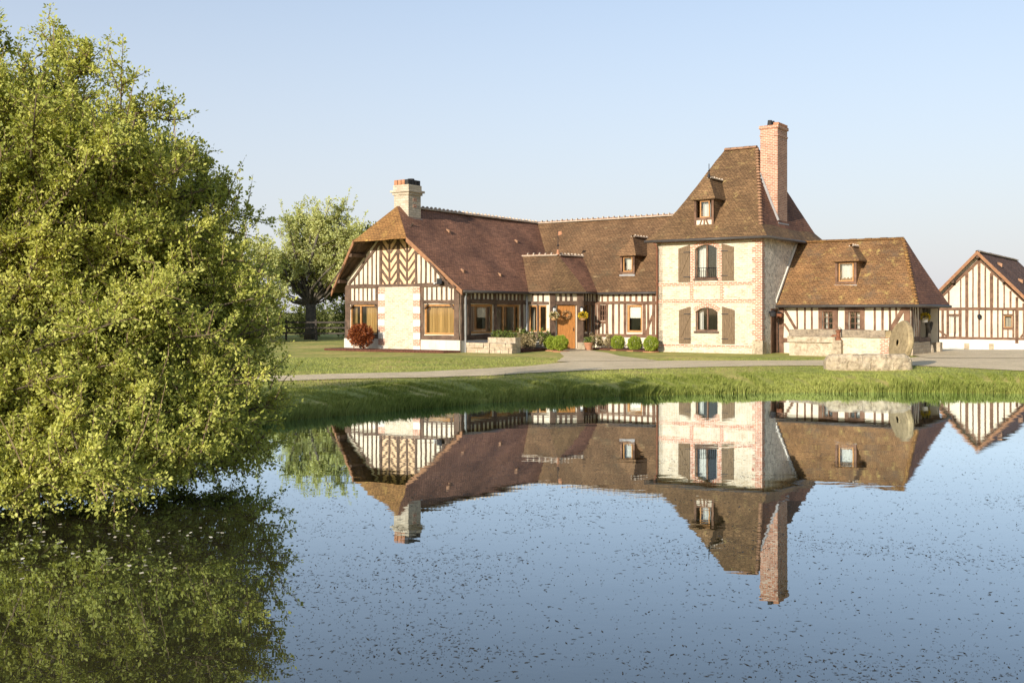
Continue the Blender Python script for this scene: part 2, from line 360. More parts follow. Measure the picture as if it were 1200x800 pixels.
def fbar(mb, fr, a, b, w, d0=-.02, d1=.035, wob=.02, mi=0):
    L = math.hypot(b[0]-a[0], b[1]-a[1]); k = max(1, int(L/.6)); dx, dz = (b[0]-a[0])/L, (b[1]-a[1])/L; nx, nz = -dz, dx
    w = w*(1+random.uniform(-.24, .24)); L_, R_ = [], []; dd = d1+random.uniform(-.006, .006)
    for i in range(k+1):
        t = i/k; c = (random.uniform(-wob, wob) if 0 < i < k else 0); h = w/2*(1+random.uniform(-.1, .1))
        q = (a[0]+(b[0]-a[0])*t+nx*c, a[1]+(b[1]-a[1])*t+nz*c)
        L_.append((q[0]+nx*h, q[1]+nz*h)); R_.append((q[0]-nx*h, q[1]-nz*h))
    for i in range(k):
        A = [fr.p(*R_[i], dd), fr.p(*R_[i+1], dd), fr.p(*L_[i+1], dd), fr.p(*L_[i], dd)]
        B = [fr.p(*R_[i], d0), fr.p(*R_[i+1], d0), fr.p(*L_[i+1], d0), fr.p(*L_[i], d0)]
        mb.face(A, mi); mb.face([B[0], B[1], A[1], A[0]], mi); mb.face([A[3], A[2], B[2], B[3]], mi)
        if i == 0: mb.face([B[0], A[0], A[3], B[3]], mi)
        if i == k-1: mb.face([A[1], B[1], B[2], A[2]], mi)
def fwall(mb, fr, s0, s1, z0, z1, ops=(), d0=-.28, d1=0, mi=0):
    ss = sorted({s0, s1, *[x for o in ops for x in o[:2]]}); zs = sorted({z0, z1, *[x for o in ops for x in o[2:4]]})
    def solid(i, j):
        if not (0 <= i < len(ss)-1 and 0 <= j < len(zs)-1): return False
        cs, cz = (ss[i]+ss[i+1])/2, (zs[j]+zs[j+1])/2
        return not any(o[0] < cs < o[1] and o[2] < cz < o[3] for o in ops)
    for i in range(len(ss)-1):
        for j in range(len(zs)-1):
            if not solid(i, j): continue
            a, b, c, d = ss[i], ss[i+1], zs[j], zs[j+1]; P = fr.p
            mb.face([P(a, c, d1), P(b, c, d1), P(b, d, d1), P(a, d, d1)], mi); mb.face([P(b, c, d0), P(a, c, d0), P(a, d, d0), P(b, d, d0)], mi)
            if not solid(i-1, j): mb.face([P(a, c, d0), P(a, c, d1), P(a, d, d1), P(a, d, d0)], mi)
            if not solid(i+1, j): mb.face([P(b, c, d1), P(b, c, d0), P(b, d, d0), P(b, d, d1)], mi)
            if not solid(i, j-1): mb.face([P(a, c, d0), P(b, c, d0), P(b, c, d1), P(a, c, d1)], mi)
            if not solid(i, j+1): mb.face([P(a, d, d1), P(b, d, d1), P(b, d, d0), P(a, d, d0)], mi)

def window(parent, fr, s0, s1, z0, z1, m='oak', fw=.07, mull=(), bars=(), d=-.06, curtain=None, cur=((0, 1),), cz=None, blind=None, arch=0, name='window', label=None):
    mb = MB(); a, b = d-.06, d
    fbox(mb, fr, s0, s0+fw, z0, z1, a, b); fbox(mb, fr, s1-fw, s1, z0, z1, a, b)
    fbox(mb, fr, s0+fw, s1-fw, z0, z0+fw, a, b)
    if not arch: fbox(mb, fr, s0+fw, s1-fw, z1-fw, z1, a, b)
    for x in mull: fbox(mb, fr, s0+(s1-s0)*x-fw*.55, s0+(s1-s0)*x+fw*.55, z0+fw, z1-(0 if arch else fw), a, b+.01)
    for x in bars: fbox(mb, fr, s0+fw, s1-fw, z0+(z1-z0)*x-.018, z0+(z1-z0)*x+.018, a+.015, b-.012)
    w = mb.build(name, m, parent, label=label)
    g = MB(); g.face([fr.p(s0+fw, z0+fw, d-.03), fr.p(s1-fw, z0+fw, d-.03), fr.p(s1-fw, z1-(0 if arch else fw), d-.03), fr.p(s0+fw, z1-(0 if arch else fw), d-.03)])
    g.build('pane', 'glass', w)
    if curtain:
        for c0, c1 in cur:
            c = MB(); x0, x1 = s0+(s1-s0)*c0, s0+(s1-s0)*c1; k = max(6, int((x1-x0)/.045)); pr = None
            for i in range(k+1):
                q = x0+(x1-x0)*i/k; dp = d-.24+.045*math.sin(i*1.9+random.uniform(-.5, .5))
                if pr: c.face([fr.p(pr[0], z0, pr[1]), fr.p(q, z0, dp), fr.p(q, z1, dp), fr.p(pr[0], z1, pr[1])])
                pr = (q, dp)
            c.build('curtain', curtain, w)
    if blind:
        c = MB(); fbox(c, fr, s0+fw, s1-fw, z1-(z1-z0)*blind, z1-fw, d-.11, d-.09); c.build('blind', 'blind', w)
    return w

def patch(bmv, pts, mi=0, step=.4, amp=.03):
    """a flat 3- or 4-sided roof face, cut fine and let sag a little"""
    P = [Vector(p) for p in pts]; n = (P[1]-P[0]).cross(P[2]-P[0]).normalized()
    if n.z < 0: P.reverse(); n = -n
    if len(P) == 3: P = [P[0], P[1], P[2], P[2]]
    nu = max(1, int(max((P[1]-P[0]).length, (P[2]-P[3]).length)/step)); nv = max(1, int(max((P[3]-P[0]).length, (P[2]-P[1]).length)/step))
    def q(i, j):
        a = P[0].lerp(P[1], i/nu); b = P[3].lerp(P[2], i/nu); p = a.lerp(b, j/nv)
        dz = amp*noise.noise(p*.45)*1.6 + amp*.5*noise.noise(p*1.7+Vector((9, 3, 1)))
        return Vector((p.x, p.y, p.z+dz))
    for i in range(nu):
        for j in range(nv):
            f = [q(i, j), q(i+1, j), q(i+1, j+1), q(i, j+1)]
            f = [f[k] for k in range(4) if (f[k]-f[k-1]).length > 1e-5]
            if len(f) > 2: bmv.append((f, mi, n))
def roof(name, parent, patches, mats, under='timber', th=.09, label=None, amp=.055):
    faces = []
    for p in patches: patch(faces, p[0], p[1], amp=amp)
    key = {}; V = []; F = []; E = {}
    def vid(p):
        k = (round(p.x, 3), round(p.y, 3), round(p.z, 2))
        if k not in key: key[k] = len(V); V.append(p)
        return key[k]
    mb = MB(); um = len(mats)
    for f, mi, n in faces:
        ids = [vid(p) for p in f]
        if len(set(ids)) < 3: continue
        F.append(ids)
        mb.face([V[i] for i in ids], mi, n); mb.face([V[i]-Vector((0, 0, th)) for i in reversed(ids)], um, -n)
        for i in range(len(ids)):
            e = (ids[i], ids[(i+1) % len(ids)])
            E[frozenset(e)] = None if frozenset(e) in E else (e, mi, n)
    for x in E.values():
        if x:
            (a, b), mi, n = x
            mb.face([V[b], V[a], V[a]-Vector((0, 0, th)), V[b]-Vector((0, 0, th))], mi)
    return mb.build(name, list(mats)+[under], parent, label=label)
def ridge_tiles(parent, a, b, r=.12, crest=True, step=.32, mats=('ridge', 'mortar')):
    a, b = Vector(a), Vector(b); L = (b-a).length; d = (b-a)/L; n = max(1, int(L/step)); mb = MB()
    side = d.cross(Vector((0, 0, 1))).normalized(); up = side.cross(d)
    for i in range(n):
        p, q = a+d*(L*i/n), a+d*(L*(i+.93)/n); jit = random.uniform(-.012, .012)
        prev = None
        for k in range(7):
            an = math.pi*k/6; rr = r*(1+.03*(i % 2))
            o = side*math.cos(an)*rr*1.1 + up*(math.sin(an)*rr*.8+jit-.03)
            cur = (p+o, q+o*.95)
            if prev: mb.face([prev[0], prev[1], cur[1], cur[0]], 0)
            prev = cur
        if crest:
            c = a+d*(L*(i+.97)/n); h = r*random.uniform(.95, 1.25); w = r*.75; t = .03
            pts = [c-side*r*1.05-up*.03, c+side*r*1.05-up*.03, c+side*w*.75+up*h*.7, c+side*.2*w+up*h, c-side*.2*w+up*h, c-side*w*.75+up*h*.7]
            mb.prism([tuple(x-d*t) for x in pts], tuple(d*(2*t)), 1)
    for sgn in (-1, 1):                     # mortar bedding along both sides
        o = side*sgn*r*1.12-up*.03
        mb.tube([a+o, b+o], .028, 5, 1)
    return mb.build('ridge_tiles', list(mats), parent)
def gutter(parent, pts, r=.065, m='zinc'):
    mb = MB(); mb.tube(pts, r, 8); return mb.build('gutter', m, parent, smooth=True)
def pipe(parent, pts, r=.045, m='copper'):
    mb = MB(); mb.tube(pts, r, 8); return mb.build('downpipe', m, parent, smooth=True)

# ------------------------------------------------------------------ terrain
SH = np.array([(-4.9, 21.9), (-3.6, 23.4), (-.8, 26.3), (2.3, 28.4), (5.4, 29.5), (9.6, 30.0), (12, 29.9), (14.5, 29.3), (17, 27.8), (19, 25.5), (22, 21), (23, 15), (20, 8), (14, 3), (7, .9), (0, .5), (-5, 1.3), (-9.5, 4.5), (-10.5, 7.5), (-9.0, 10.5), (-9.2, 12.4), (-8.2, 13.9), (-6.6, 14.3), (-5.8, 15.6), (-5.7, 17.4), (-5.5, 19.6)])
def smooth_closed(P, it=3):
    for _ in range(it):
        Q = np.roll(P, -1, 0); P = np.stack([.75*P+.25*Q, .25*P+.75*Q], 1).reshape(-1, 2)
    return P
SHS = smooth_closed(SH, 4)
SHS = SHS+np.array([(.22*noise.noise(Vector((a*.7, b*.7, 0)))+.10*noise.noise(Vector((a*2.2, b*2.2, 5))), .22*noise.noise(Vector((a*.7, b*.7, 9)))+.10*noise.noise(Vector((a*2.2, b*2.2, 13)))) for a, b in SHS])
def sdist(xy):
    xy = np.asarray(xy, float).reshape(-1, 2); A = SHS; B = np.roll(SHS, -1, 0)
    dmin = np.full(len(xy), 1e9); inside = np.zeros(len(xy), bool)
    for a, b in zip(A, B):
        ab = b-a; t = np.clip(((xy-a)@ab)/(ab@ab), 0, 1); d = np.hypot(*(xy-a-t[:, None]*ab).T); dmin = np.minimum(dmin, d)
        c = ((a[1] > xy[:, 1]) != (b[1] > xy[:, 1])); inside ^= c & (xy[:, 0] < (b[0]-a[0])*(xy[:, 1]-a[1])/(b[1]-a[1]+1e-12)+a[0])
    return np.where(inside, -dmin, dmin)
def sst(x, a, b): t = np.clip((x-a)/(b-a), 0, 1); return t*t*(3-2*t)
def height(xy):
    xy = np.asarray(xy, float).reshape(-1, 2); d = sdist(xy); x, y = xy.T
    z = np.where(d < 0, np.maximum(d*.6, -1.1), np.interp(d, [0, .25, .9, 2.2, 4.5, 8, 1e4], [0, .10, .20, .33, .44, .45, .45]))
    z = z + np.where(d > .6, .025*np.sin(x*.9+1.3*np.sin(y*.6))*np.exp(-d*.2), 0)
    return z - .42*sst(y, 50, 60)*sst(x, 15, 22)
def hz(x, y): return float(height([(x, y)])[0])
xs = np.unique(np.concatenate([np.arange(-13, 25, .3), np.geomspace(25, 2500, 22), -np.geomspace(13.3, 2500, 22)]))
ys = np.unique(np.concatenate([np.arange(-1, 37, .3), np.geomspace(37.5, 3000, 26), -np.geomspace(1.3, 400, 14)]))
GX, GY = np.meshgrid(xs, ys); XY = np.stack([GX.ravel(), GY.ravel()], 1); GZ = height(XY)
nx = len(xs); idx = np.arange(len(XY)).reshape(GX.shape)
q = np.stack([idx[:-1, :-1], idx[:-1, 1:], idx[1:, 1:], idx[1:, :-1]], -1).reshape(-1, 4)
def np_mesh(name, V, Q, m, parent=None, tint=None, smooth=False):
    me = bpy.data.meshes.new(name); V = np.asarray(V, np.float32); Q = np.asarray(Q, np.int32); k = Q.shape[1]
    me.vertices.add(len(V)); me.vertices.foreach_set('co', V.ravel())
    me.loops.add(Q.size); me.loops.foreach_set('vertex_index', Q.ravel())
    me.polygons.add(len(Q)); me.polygons.foreach_set('loop_start', np.arange(0, Q.size, k, dtype=np.int32)); me.polygons.foreach_set('loop_total', np.full(len(Q), k, np.int32))
    if smooth: me.polygons.foreach_set('use_smooth', np.ones(len(Q), bool))
    if tint is not None:
        a = me.attributes.new('tint', 'FLOAT', 'POINT'); a.data.foreach_set('value', np.asarray(tint, np.float32))
    me.update(calc_edges=True)
    me.materials.append(M[m]); o = bpy.data.objects.new(name, me); COL.objects.link(o)
    if parent: o.parent = parent
    return o
tag(np_mesh('ground', np.column_stack([XY, GZ]), q, 'ground', smooth=True), kind='structure')
w = MB(); w.face([(-16, -2, 0), (28, -2, 0), (28, 34, 0), (-16, 34, 0)]); tag(w.build('pond_water', 'water'), kind='structure')

def ribbon(name, rows, m, dz=.02, n=8):
    """rows: (left point, right point) pairs, draped on the ground"""
    V, Q = [], []
    R = []
    for (a, b), (c, d) in zip(rows[:-1], rows[1:]):
        for k in range(6):
            t = k/6; R.append((np.array(a)*(1-t)+np.array(c)*t, np.array(b)*(1-t)+np.array(d)*t))
    R.append(tuple(map(np.array, rows[-1])))
    for a, b in R:
        wob = np.array([0, .12*noise.noise(Vector((a[0]*.9, a[1]*.9, 3)))]); wob2 = np.array([0, .12*noise.noise(Vector((b[0]*.9, b[1]*.9, 7)))])
        for j in range(n+1):
            p = (a+wob)*(1-j/n)+(b+wob2)*j/n; V.append((p[0], p[1], 0))
    V = np.array(V); V[:, 2] = height(V[:, :2])+dz
    for i in range(len(R)-1):
        for j in range(n): Q.append((i*(n+1)+j, i*(n+1)+j+1, (i+1)*(n+1)+j+1, (i+1)*(n+1)+j))
    return tag(np_mesh(name, V, Q, m, smooth=True), kind='structure')
# gravel path along the pond, its branch to the front door, the yard on the right
ribbon('gravel_path', [((-30, 24.5), (-30, 27)), ((-16, 26), (-16, 28.3)), ((-6.3, 27.8), (-6.6, 30.2)), ((-2.5, 29.9), (-2.9, 32.2)), ((1, 32.2), (.4, 35.2)), ((3.5, 33.9), (2.2, 38.8)), ((7, 35.2), (6.2, 39.6)), ((10, 36.0), (10, 39.6)), ((13.2, 36.2), (13.2, 40.0)), ((15, 33.8), (15.2, 41.4)), ((18, 31.6), (18.0, 45)), ((24, 29), (24, 55)), ((36, 24), (36, 58))], 'gravel')
ribbon('door_path', [((1.6, 38.5), (5.4, 39.6)), ((2.1, 43), (4.4, 43.5)), ((2.1, 47), (4.2, 47)), ((2.5, 51.2), (3.5, 51.2))], 'gravel', .028)
ribbon('gravel_yard', [((16.2, 41.5), (23.9, 41.5)), ((17.2, 48), (26, 48)), ((19.5, 56), (30, 56)), ((22, 60.5), (38, 58.5))], 'gravel', .034)

# ------------------------------------------------------------------ farmhouse
HC, HS = .824, .567; hn = math.hypot(HC, HS); HC /= hn; HS /= hn
HO = (.2344*46, 46.0); HR = -math.atan2(HS, HC)
def hw(u, v, z=0): return (HO[0]+u*HC+v*HS, HO[1]-u*HS+v*HC, z)
H = empty('farmhouse', (HO[0], HO[1], 0), HR, label='long half-timbered farmhouse with brown tiled roofs, square cream masonry tower and tall brick chimney', cat='house')
G0 = .25            # wall bottoms go a little below the ground
def wallp(fr, *a, m='plaster', label=None, **k):
    mb = MB(); fwall(mb, fr, *a, **k); return mb.build('wall', m, H, label=label)

# ---- left wing, gable wall
Gf = front(-6)
mb = MB(); fwall(mb, Gf, -18.7, -11.8, G0, 3.3, [(-18.45, -16.65, 1.24, 2.62), (-13.85, -12.1, 1.24, 2.62)])
fpoly(mb, Gf, [(-18.7, 3.3), (-11.8, 3.3), (-12.0, 3.6), (-15.1, 6.7), (-15.8, 6.7), (-18.7, 3.85)], -.28, 0)
gw = mb.build('wall', 'plaster', H, label='gable end wall with chevron timbering')
mb = MB(); fpoly(mb, Gf, [(-16.46, 3.5), (-14.3, 3.5), (-14.3, 5.9), (-14.95, 6.55), (-15.8, 6.55), (-16.46, 5.9)], 0, .012)
mb.build('plaster_panel', 'peach', H)
for a_, b_ in ((-18.78, -16.55), (-14.0, -11.74)): mb = MB(); fbox(mb, Gf, a_, b_, G0, 1.0, 0, .07); mb.build('plinth', 'render', H)
mb = MB(); fbox(mb, Gf, -16.53, -14.03, G0, 3.44, 0, .10); pier = mb.build('masonry_pier', 'cream_brick', H, label='pale masonry pier with brick and stone quoins')
mb = MB()
for s0, s1 in ((-16.55, -16.15), (-14.41, -14.01)):
    mb = MB()
    for k in range(10): z = .42+k*.30; fbox(mb, Gf, s0, s1, z, z+.285, .02, .113+random.uniform(0, .004), 0 if k % 2 else 1)
    mb.build('quoin', ['red_brick', 'render_w'], pier)
T = MB()
def B(a, b, w_, fr=None, **k): fbar(T, fr or Gf, a, b, w_, **k)
for x in (-18.6, -16.62, -13.93, -11.95): B((x, 1.0), (x, 3.46), .24 if x in (-18.6, -11.95) else .16, d1=.05)
B((-18.7, 1.1), (-16.55, 1.1), .2, d1=.06); B((-14, 1.1), (-11.8, 1.1), .2, d1=.06)
B((-18.7, 2.73), (-16.55, 2.73), .2, d1=.055); B((-14, 2.73), (-11.8, 2.73), .2, d1=.055)
B((-18.7, 3.5), (-11.8, 3.5), .15, d1=.06)
for a, b in ((-18.7, -16.6), (-13.95, -11.8)):
    n = 7
    for i in range(1, n+1): B((a+(b-a)*i/(n+.6), 2.82), (a+(b-a)*i/(n+.6), 3.43), .085)
for x in (-16.46, -15.92, -15.38, -14.84, -14.3): B((x, 3.57), (x, min(6.6, 7.05-abs(x+15.5))), .10 if x not in (-16.46, -14.3, -15.38) else .14, d1=.05)
for i, x in enumerate((-16.46, -15.92, -15.38, -14.84)):
    for k in range(-1, 7):
        z0 = 3.75+k*.43; a, b = ((x+.05, z0+.5), (x+.49, z0)) if i % 2 == 0 else ((x+.05, z0), (x+.49, z0+.5))
        top = 6.9-abs(x+.27+15.5)
        if max(a[1], b[1]) > top: continue
        if min(a[1], b[1]) < 3.55:
            lo, hi = (a, b) if a[1] < b[1] else (b, a); t = (3.57-lo[1])/(hi[1]-lo[1]); lo = (lo[0]+(hi[0]-lo[0])*t, 3.57)
            if hi[1] < 3.62: continue
            a, b = lo, hi
        B(a, b, .105)
for s in (-1, 1):
    a, b = ((-18.5, 3.6), (-16.5, 5.6)) if s < 0 else ((-12.15, 3.35), (-14.3, 5.5)); B(a, b, .12, d1=.05)
    B((a[0]-s*.0, a[1]+.42), (b[0], b[1]+.42), .12, d1=.04)
    for k in range(1, 7):
        x = (-16.46-.28*k) if s < 0 else (-14.3+.28*k)
        zt = 7.06-abs(x+15.5)-.5
        if zt > 3.75: B((x, 3.57), (x, zt), .085)
for x, s in ((-18.47, 1), (-16.67, -1), (-13.83, 1), (-12.12, -1)):
    B((x, 2.42), (x+s*.22, 2.64), .08, d1=.04)
T.build('timber_frame', 'timber', H)
window(H, Gf, -18.45, -16.65, 1.24, 2.62, 'oak', .075, (.36,), curtain='curtain_gold', cur=((.45, 1), (0, .1)))
window(H, Gf, -13.85, -12.1, 1.24, 2.62, 'oak', .085, (), curtain='curtain_gold', cur=((.0, 1),))
# ---- left wing, side wall facing the yard
Rf = right(-11.8)
wallp(Rf, -6, 2.0, G0, 3.3, [(-5.22, -3.42, 1.28, 2.62), (-3.2, -1.18, 1.28, 2.62)])
mb = MB(); fbox(mb, Rf, -5.93, -.62, G0, .98, 0, .05); mb.build('plinth', 'render_w', H)
T = MB(); B = lambda a, b, w_, **k: fbar(T, Rf, a, b, w_, **k)
B((-5.98, 1.12), (-.62, 1.12), .26, d1=.07); B((-5.98, 2.74), (-.62, 2.74), .2, d1=.06)
for x in (-5.86, -5.34, -3.31, -1.05): B((x, 1.2), (x, 3.2), .2, d1=.055)
for i in range(15): B((-5.7+i*.335, 2.83), (-5.7+i*.335, 3.25), .15)
T.build('timber_frame', 'timber', H)
window(H, Rf, -5.22, -3.42, 1.28, 2.62, 'oak', .10, (), curtain='curtain_grey', cur=((0, .32), (.72, 1)))
window(H, Rf, -3.2, -1.18, 1.28, 2.62, 'oak', .10, (.33, ), curtain='curtain_grey', cur=((.25, .5), (.68, .95)))
# other sides of the left wing
mb = MB(); fwall(mb, Fr((-18.7, 10), (0, -1)), 0, 16, G0, 3.9); fwall(mb, Fr((-11.8, 10), (-1, 0)), 0, 6.9, G0, 3.3)
fpoly(mb, Fr((-11.8, 10), (-1, 0)), [(0, 3.3), (6.9, 3.3), (6.9, 3.85), (3.7, 6.95), (.3, 3.6)], -.28, 0); mb.build('wall', 'plaster', H)
# ---- middle range
Mf = front(2.0)
wallp(Mf, -11.8, -5.03, G0, 3.3, [(-9.18, -8.82, 1.83, 2.62), (-7.66, -6.84, 1.28, 2.62)])
mb = MB(); fbox(mb, Mf, -9.47, -5.05, G0, 1.04, 0, .05); mb.build('plinth', 'render', H)
T = MB(); B = lambda a, b, w_, **k: fbar(T, Mf, a, b, w_, **k)
B((-9.45, 1.12), (-5.05, 1.12), .18, d1=.06); B((-9.45, 2.72), (-5.05, 2.72), .16, d1=.06)
for x in (-9.4, -9.24, -8.76, -8.42, -8.1, -7.76, -6.72, -6.5): B((x, 1.2), (x, 2.65), .11 if x not in (-7.76, -6.72) else .17)
B((-6.2, G0+.3), (-6.2, 3.25), .2, d1=.06); B((-6.62, 1.2), (-6.28, 2.1), .1)
B((-9.2, 1.76), (-8.8, 1.76), .12, d1=.05); B((-9.0, 1.2), (-9.0, 1.7), .08)
for i in range(14): B((-9.35+i*.315, 2.79), (-9.35+i*.315, 3.25), .10)
T.build('timber_frame', 'timber_red', H)
window(H, Mf, -9.18, -8.82, 1.83, 2.62, 'timber_red', .04, (.35, .68), (.33, .66))
window(H, Mf, -7.66, -6.84, 1.28, 2.62, 'oak', .10, (), blind=.48)
mb = MB(); fwall(mb, Fr((-5, 10), (-1, 0)), 0, 6.8, G0, 3.3); mb.build('wall', 'plaster', H)
# ---- corner porch: faces A (left), B (door), C (right)
Af = front(-.62); p1, p2 = (-10.48, -.62), (-9.47, .8); Bf = Fr(p1, (p2[0]-p1[0], p2[1]-p1[1])); Cf = right(-9.47); BL = math.dist(p1, p2)
D0, D1 = .40, 1.42
wallp(Af, -11.79, -10.48, G0, 3.28, [(-11.68, -11.2, 1.3, 2.6), (-11.1, -10.64, 1.3, 2.6)])
wallp(Bf, 0, BL, G0, 3.28, [(D0, D1, .1, 2.62)])
wallp(Cf, .8, 2.0, G0, 3.28, [(.98, 1.72, 1.3, 2.6)])
for f_, a_, b_ in ((Af, -11.72, -10.52), (Cf, .86, 1.95)): mb = MB(); fbox(mb, f_, a_, b_, G0, .98, 0, .05); mb.build('plinth', 'render_w', H)
T = MB()
def bar(fr, a, b, w_, **k): fbar(T, fr, a, b, w_, **k)
bar(Af, (-11.74, 1.12), (-10.5, 1.12), .24, d1=.07); bar(Af, (-11.74, 2.7), (-10.5, 2.7), .17, d1=.06)
for x in (-11.73, -11.14): bar(Af, (x, 1.2), (x, 2.65), .08)
for x in (-11.42, -11.12, -10.82): bar(Af, (x, 2.75), (x, 3.25), .09)
for a in (.16, BL-.14): bar(Bf, (a, .45), (a, 3.25), .30, d1=.09, wob=.005)
bar(Bf, (.3, 2.71), (BL-.28, 2.71), .18, d1=.06)
for i in range(1, 4): bar(Bf, (.3+i*.28, 2.8), (.3+i*.28, 3.25), .10)
bar(Cf, (.85, 1.12), (1.98, 1.12), .22, d1=.06); bar(Cf, (.85, 2.7), (1.98, 2.7), .17, d1=.06)
for x in (.9, 1.35, 1.8): bar(Cf, (x, 1.2), (x, 2.65), .14)
for x in (1.0, 1.25, 1.5, 1.75): bar(Cf, (x, 2.75), (x, 3.25), .10)
T.build('timber_frame', 'timber', H, label='dark timber posts framing the front door')
window(H, Af, -11.68, -11.2, 1.3, 2.6, 'oak', .075, curtain='curtain_grey', cur=((0, .3),)); window(H, Af, -11.1, -10.64, 1.3, 2.6, 'oak', .075)
window(H, Cf, .98, 1.72, 1.3, 2.6, 'oak', .075, (.5,))
mb = MB(); k = 6
for i in range(k):
    a = D0+.03+(D1-D0-.06)*i/k; b = D0+.03+(D1-D0-.06)*(i+1)/k-.008; fbox(mb, Bf, a, b, .5, 2.6, -.10, -.055+random.uniform(0, .006))
door = mb.build('door', 'oakdoor', H, label='plank oak front door')
mb = MB(); c = Bf.p(D1-.14, 1.42, -.03); mb.tube([Bf.p(D1-.14, 1.35, -.02), Bf.p(D1-.14, 1.5, -.02)], .018, 6); mb.build('handle', 'iron', door)
for a_, b_, c_, d_ in ((-.02, .3, .62, .22), (BL-.3, BL+.02, .80, .30)): mb = MB(); fbox(mb, Bf, a_, b_, .2, c_, .09, d_); mb.build('post_base', 'palestone', H)
mb = MB(); fbox(mb, Bf, .3, BL-.3, .2, .5, -.05, .35); mb.build('doorstep', 'palestone', H)
# ---- tower
Tf, Ts = front(0), right(0)
UP, LO = (-3.14, -2.07, 3.76, 5.27), (-3.11, -2.05, 1.42, 2.47)
mb = MB(); fwall(mb, Tf, -5.02, 0, G0, 5.75, [UP, LO])
def spandrel(mb, fr, s0, s1, zt, rise, d0=-.28, d1=0, n=10):
    w = s1-s0; R = (w*w/4+rise*rise)/(2*rise); cz = zt-R; c = (s0+s1)/2
    arc = [(s0+w*i/n, cz+math.sqrt(max(0, R*R-(s0+w*i/n-c)**2))) for i in range(n+1)]
    for (a, za), (b, zb) in zip(arc[:-1], arc[1:]):
        P = fr.p; mb.face([P(a, za, d1), P(b, zb, d1), P(b, zt+.001, d1), P(a, zt+.001, d1)]); mb.face([P(a, za, d0), P(b, zb, d0), P(b, zb, d1), P(a, za, d1)])
    return c, cz, R, arc
spandrel(mb, Tf, UP[0], UP[1], UP[3], .2); spandrel(mb, Tf, LO[0], LO[1], LO[3], .2)
mb.build('wall', 'cream_brick', H, label='cream masonry front of the tower')
mb = MB(); fwall(mb, Ts, .001, 7.4, G0, 5.75, [(1.05, 1.85, .3, 2.42)]); mb.build('wall', 'grey_stone', H, label='grey flint side of the tower')
mb = MB(); fwall(mb, Fr((0, 7.4), (-1, 0)), 0, 5.02, G0, 5.75); fwall(mb, Fr((-5.02, 7.4), (0, -1)), 0, 7.4, G0, 5.75); mb.build('wall', 'cream_brick', H)
mb = MB()
for z, h in ((3.52, .16), (2.74, .16)): fbox(mb, Tf, -5.0, -.46, z-h/2, z+h/2, 0, .012)
fbox(mb, Tf, -5.0, -.46, .70, .82, 0, .012)
for x in (-3.30, -1.85): fbox(mb, Tf, x-.09, x+.09, 2.825, 3.435, 0, .012)
fbox(mb, Tf, -5.0, -.46, 5.40, 5.7, 0, .012)
for x0, x1 in ((-3.36, -3.15), (-2.06, -1.85)): fbox(mb, Tf, x0, x1, 3.605, 5.2, 0, .011)
mb.build('brick_band', 'red_brick', H)
for (s0, s1, z0, z1) in (UP, LO):
    mb = MB(); w_ = s1-s0; rise = .2; R = (w_*w_/4+rise*rise)/(2*rise); cz = z1-R; c = (s0+s1)/2; a0 = math.asin(w_/2/R)
    for i in range(12):
        A = -a0+2*a0*i/12; Bn = -a0+2*a0*(i+.9)/12
        fpoly(mb, Tf, [(c+R*math.sin(A), cz+R*math.cos(A)), (c+R*math.sin(Bn), cz+R*math.cos(Bn)), (c+(R+.2)*math.sin(Bn), cz+(R+.2)*math.cos(Bn)), (c+(R+.2)*math.sin(A), cz+(R+.2)*math.cos(A))], -.1, .022)
    mb.build('brick_arch', 'red_brick', H)
mb = MB(); k = 0; z = 1.05
while z < 5.5:
    w1 = .46 if k % 2 else .30; w2 = .18 if k % 2 else .32
    fbox(mb, Tf, -w1, .006, z, z+.222, -.05, .016); fbox(mb, Ts, -.012, w2, z, z+.222, -.05, .008); z += .224; k += 1
mb.build('quoin', 'red_brick', H)
mb = MB(); fbox(mb, Tf, -.42, .035, G0, 1.05, -.05, .03); fbox(mb, Ts, -.02, .45, G0, .98, -.05, .033); mb.build('cornerstone', 'oldstone', H)
mb = MB(); fbox(mb, Tf, -5.02, -.43, G0, .62, 0, .03); mb.build('plinth', 'cream_brick', H)
window(H, Tf, *UP, 'timber_red', .06, (.5,), d=-.12, curtain='curtain_white', cur=((.05, .36), (.82, .97)), arch=1)
window(H, Tf, *LO, 'timber_red', .06, (.5,), d=-.12, curtain='curtain_white', cur=((.03, .2), (.86, .97)), arch=1)
for w_ in (UP, LO): mb = MB(); fbox(mb, Tf, w_[0]-.06, w_[1]+.06, w_[2]-.09, w_[2]-.002, -.1, .06); mb.build('window_sill', 'timber', H)
mb = MB()
for i in range(11): mb.tube([Tf.p(UP[0]+.05+i*.097, UP[2]+.02, .04), Tf.p(UP[0]+.05+i*.097, UP[2]+.47, .04)], .009, 4)
for z in (.06, .47): mb.tube([Tf.p(UP[0], UP[2]+z, .04), Tf.p(UP[1], UP[2]+z, .04)], .012, 4)
mb.build('balustrade', 'iron', H)
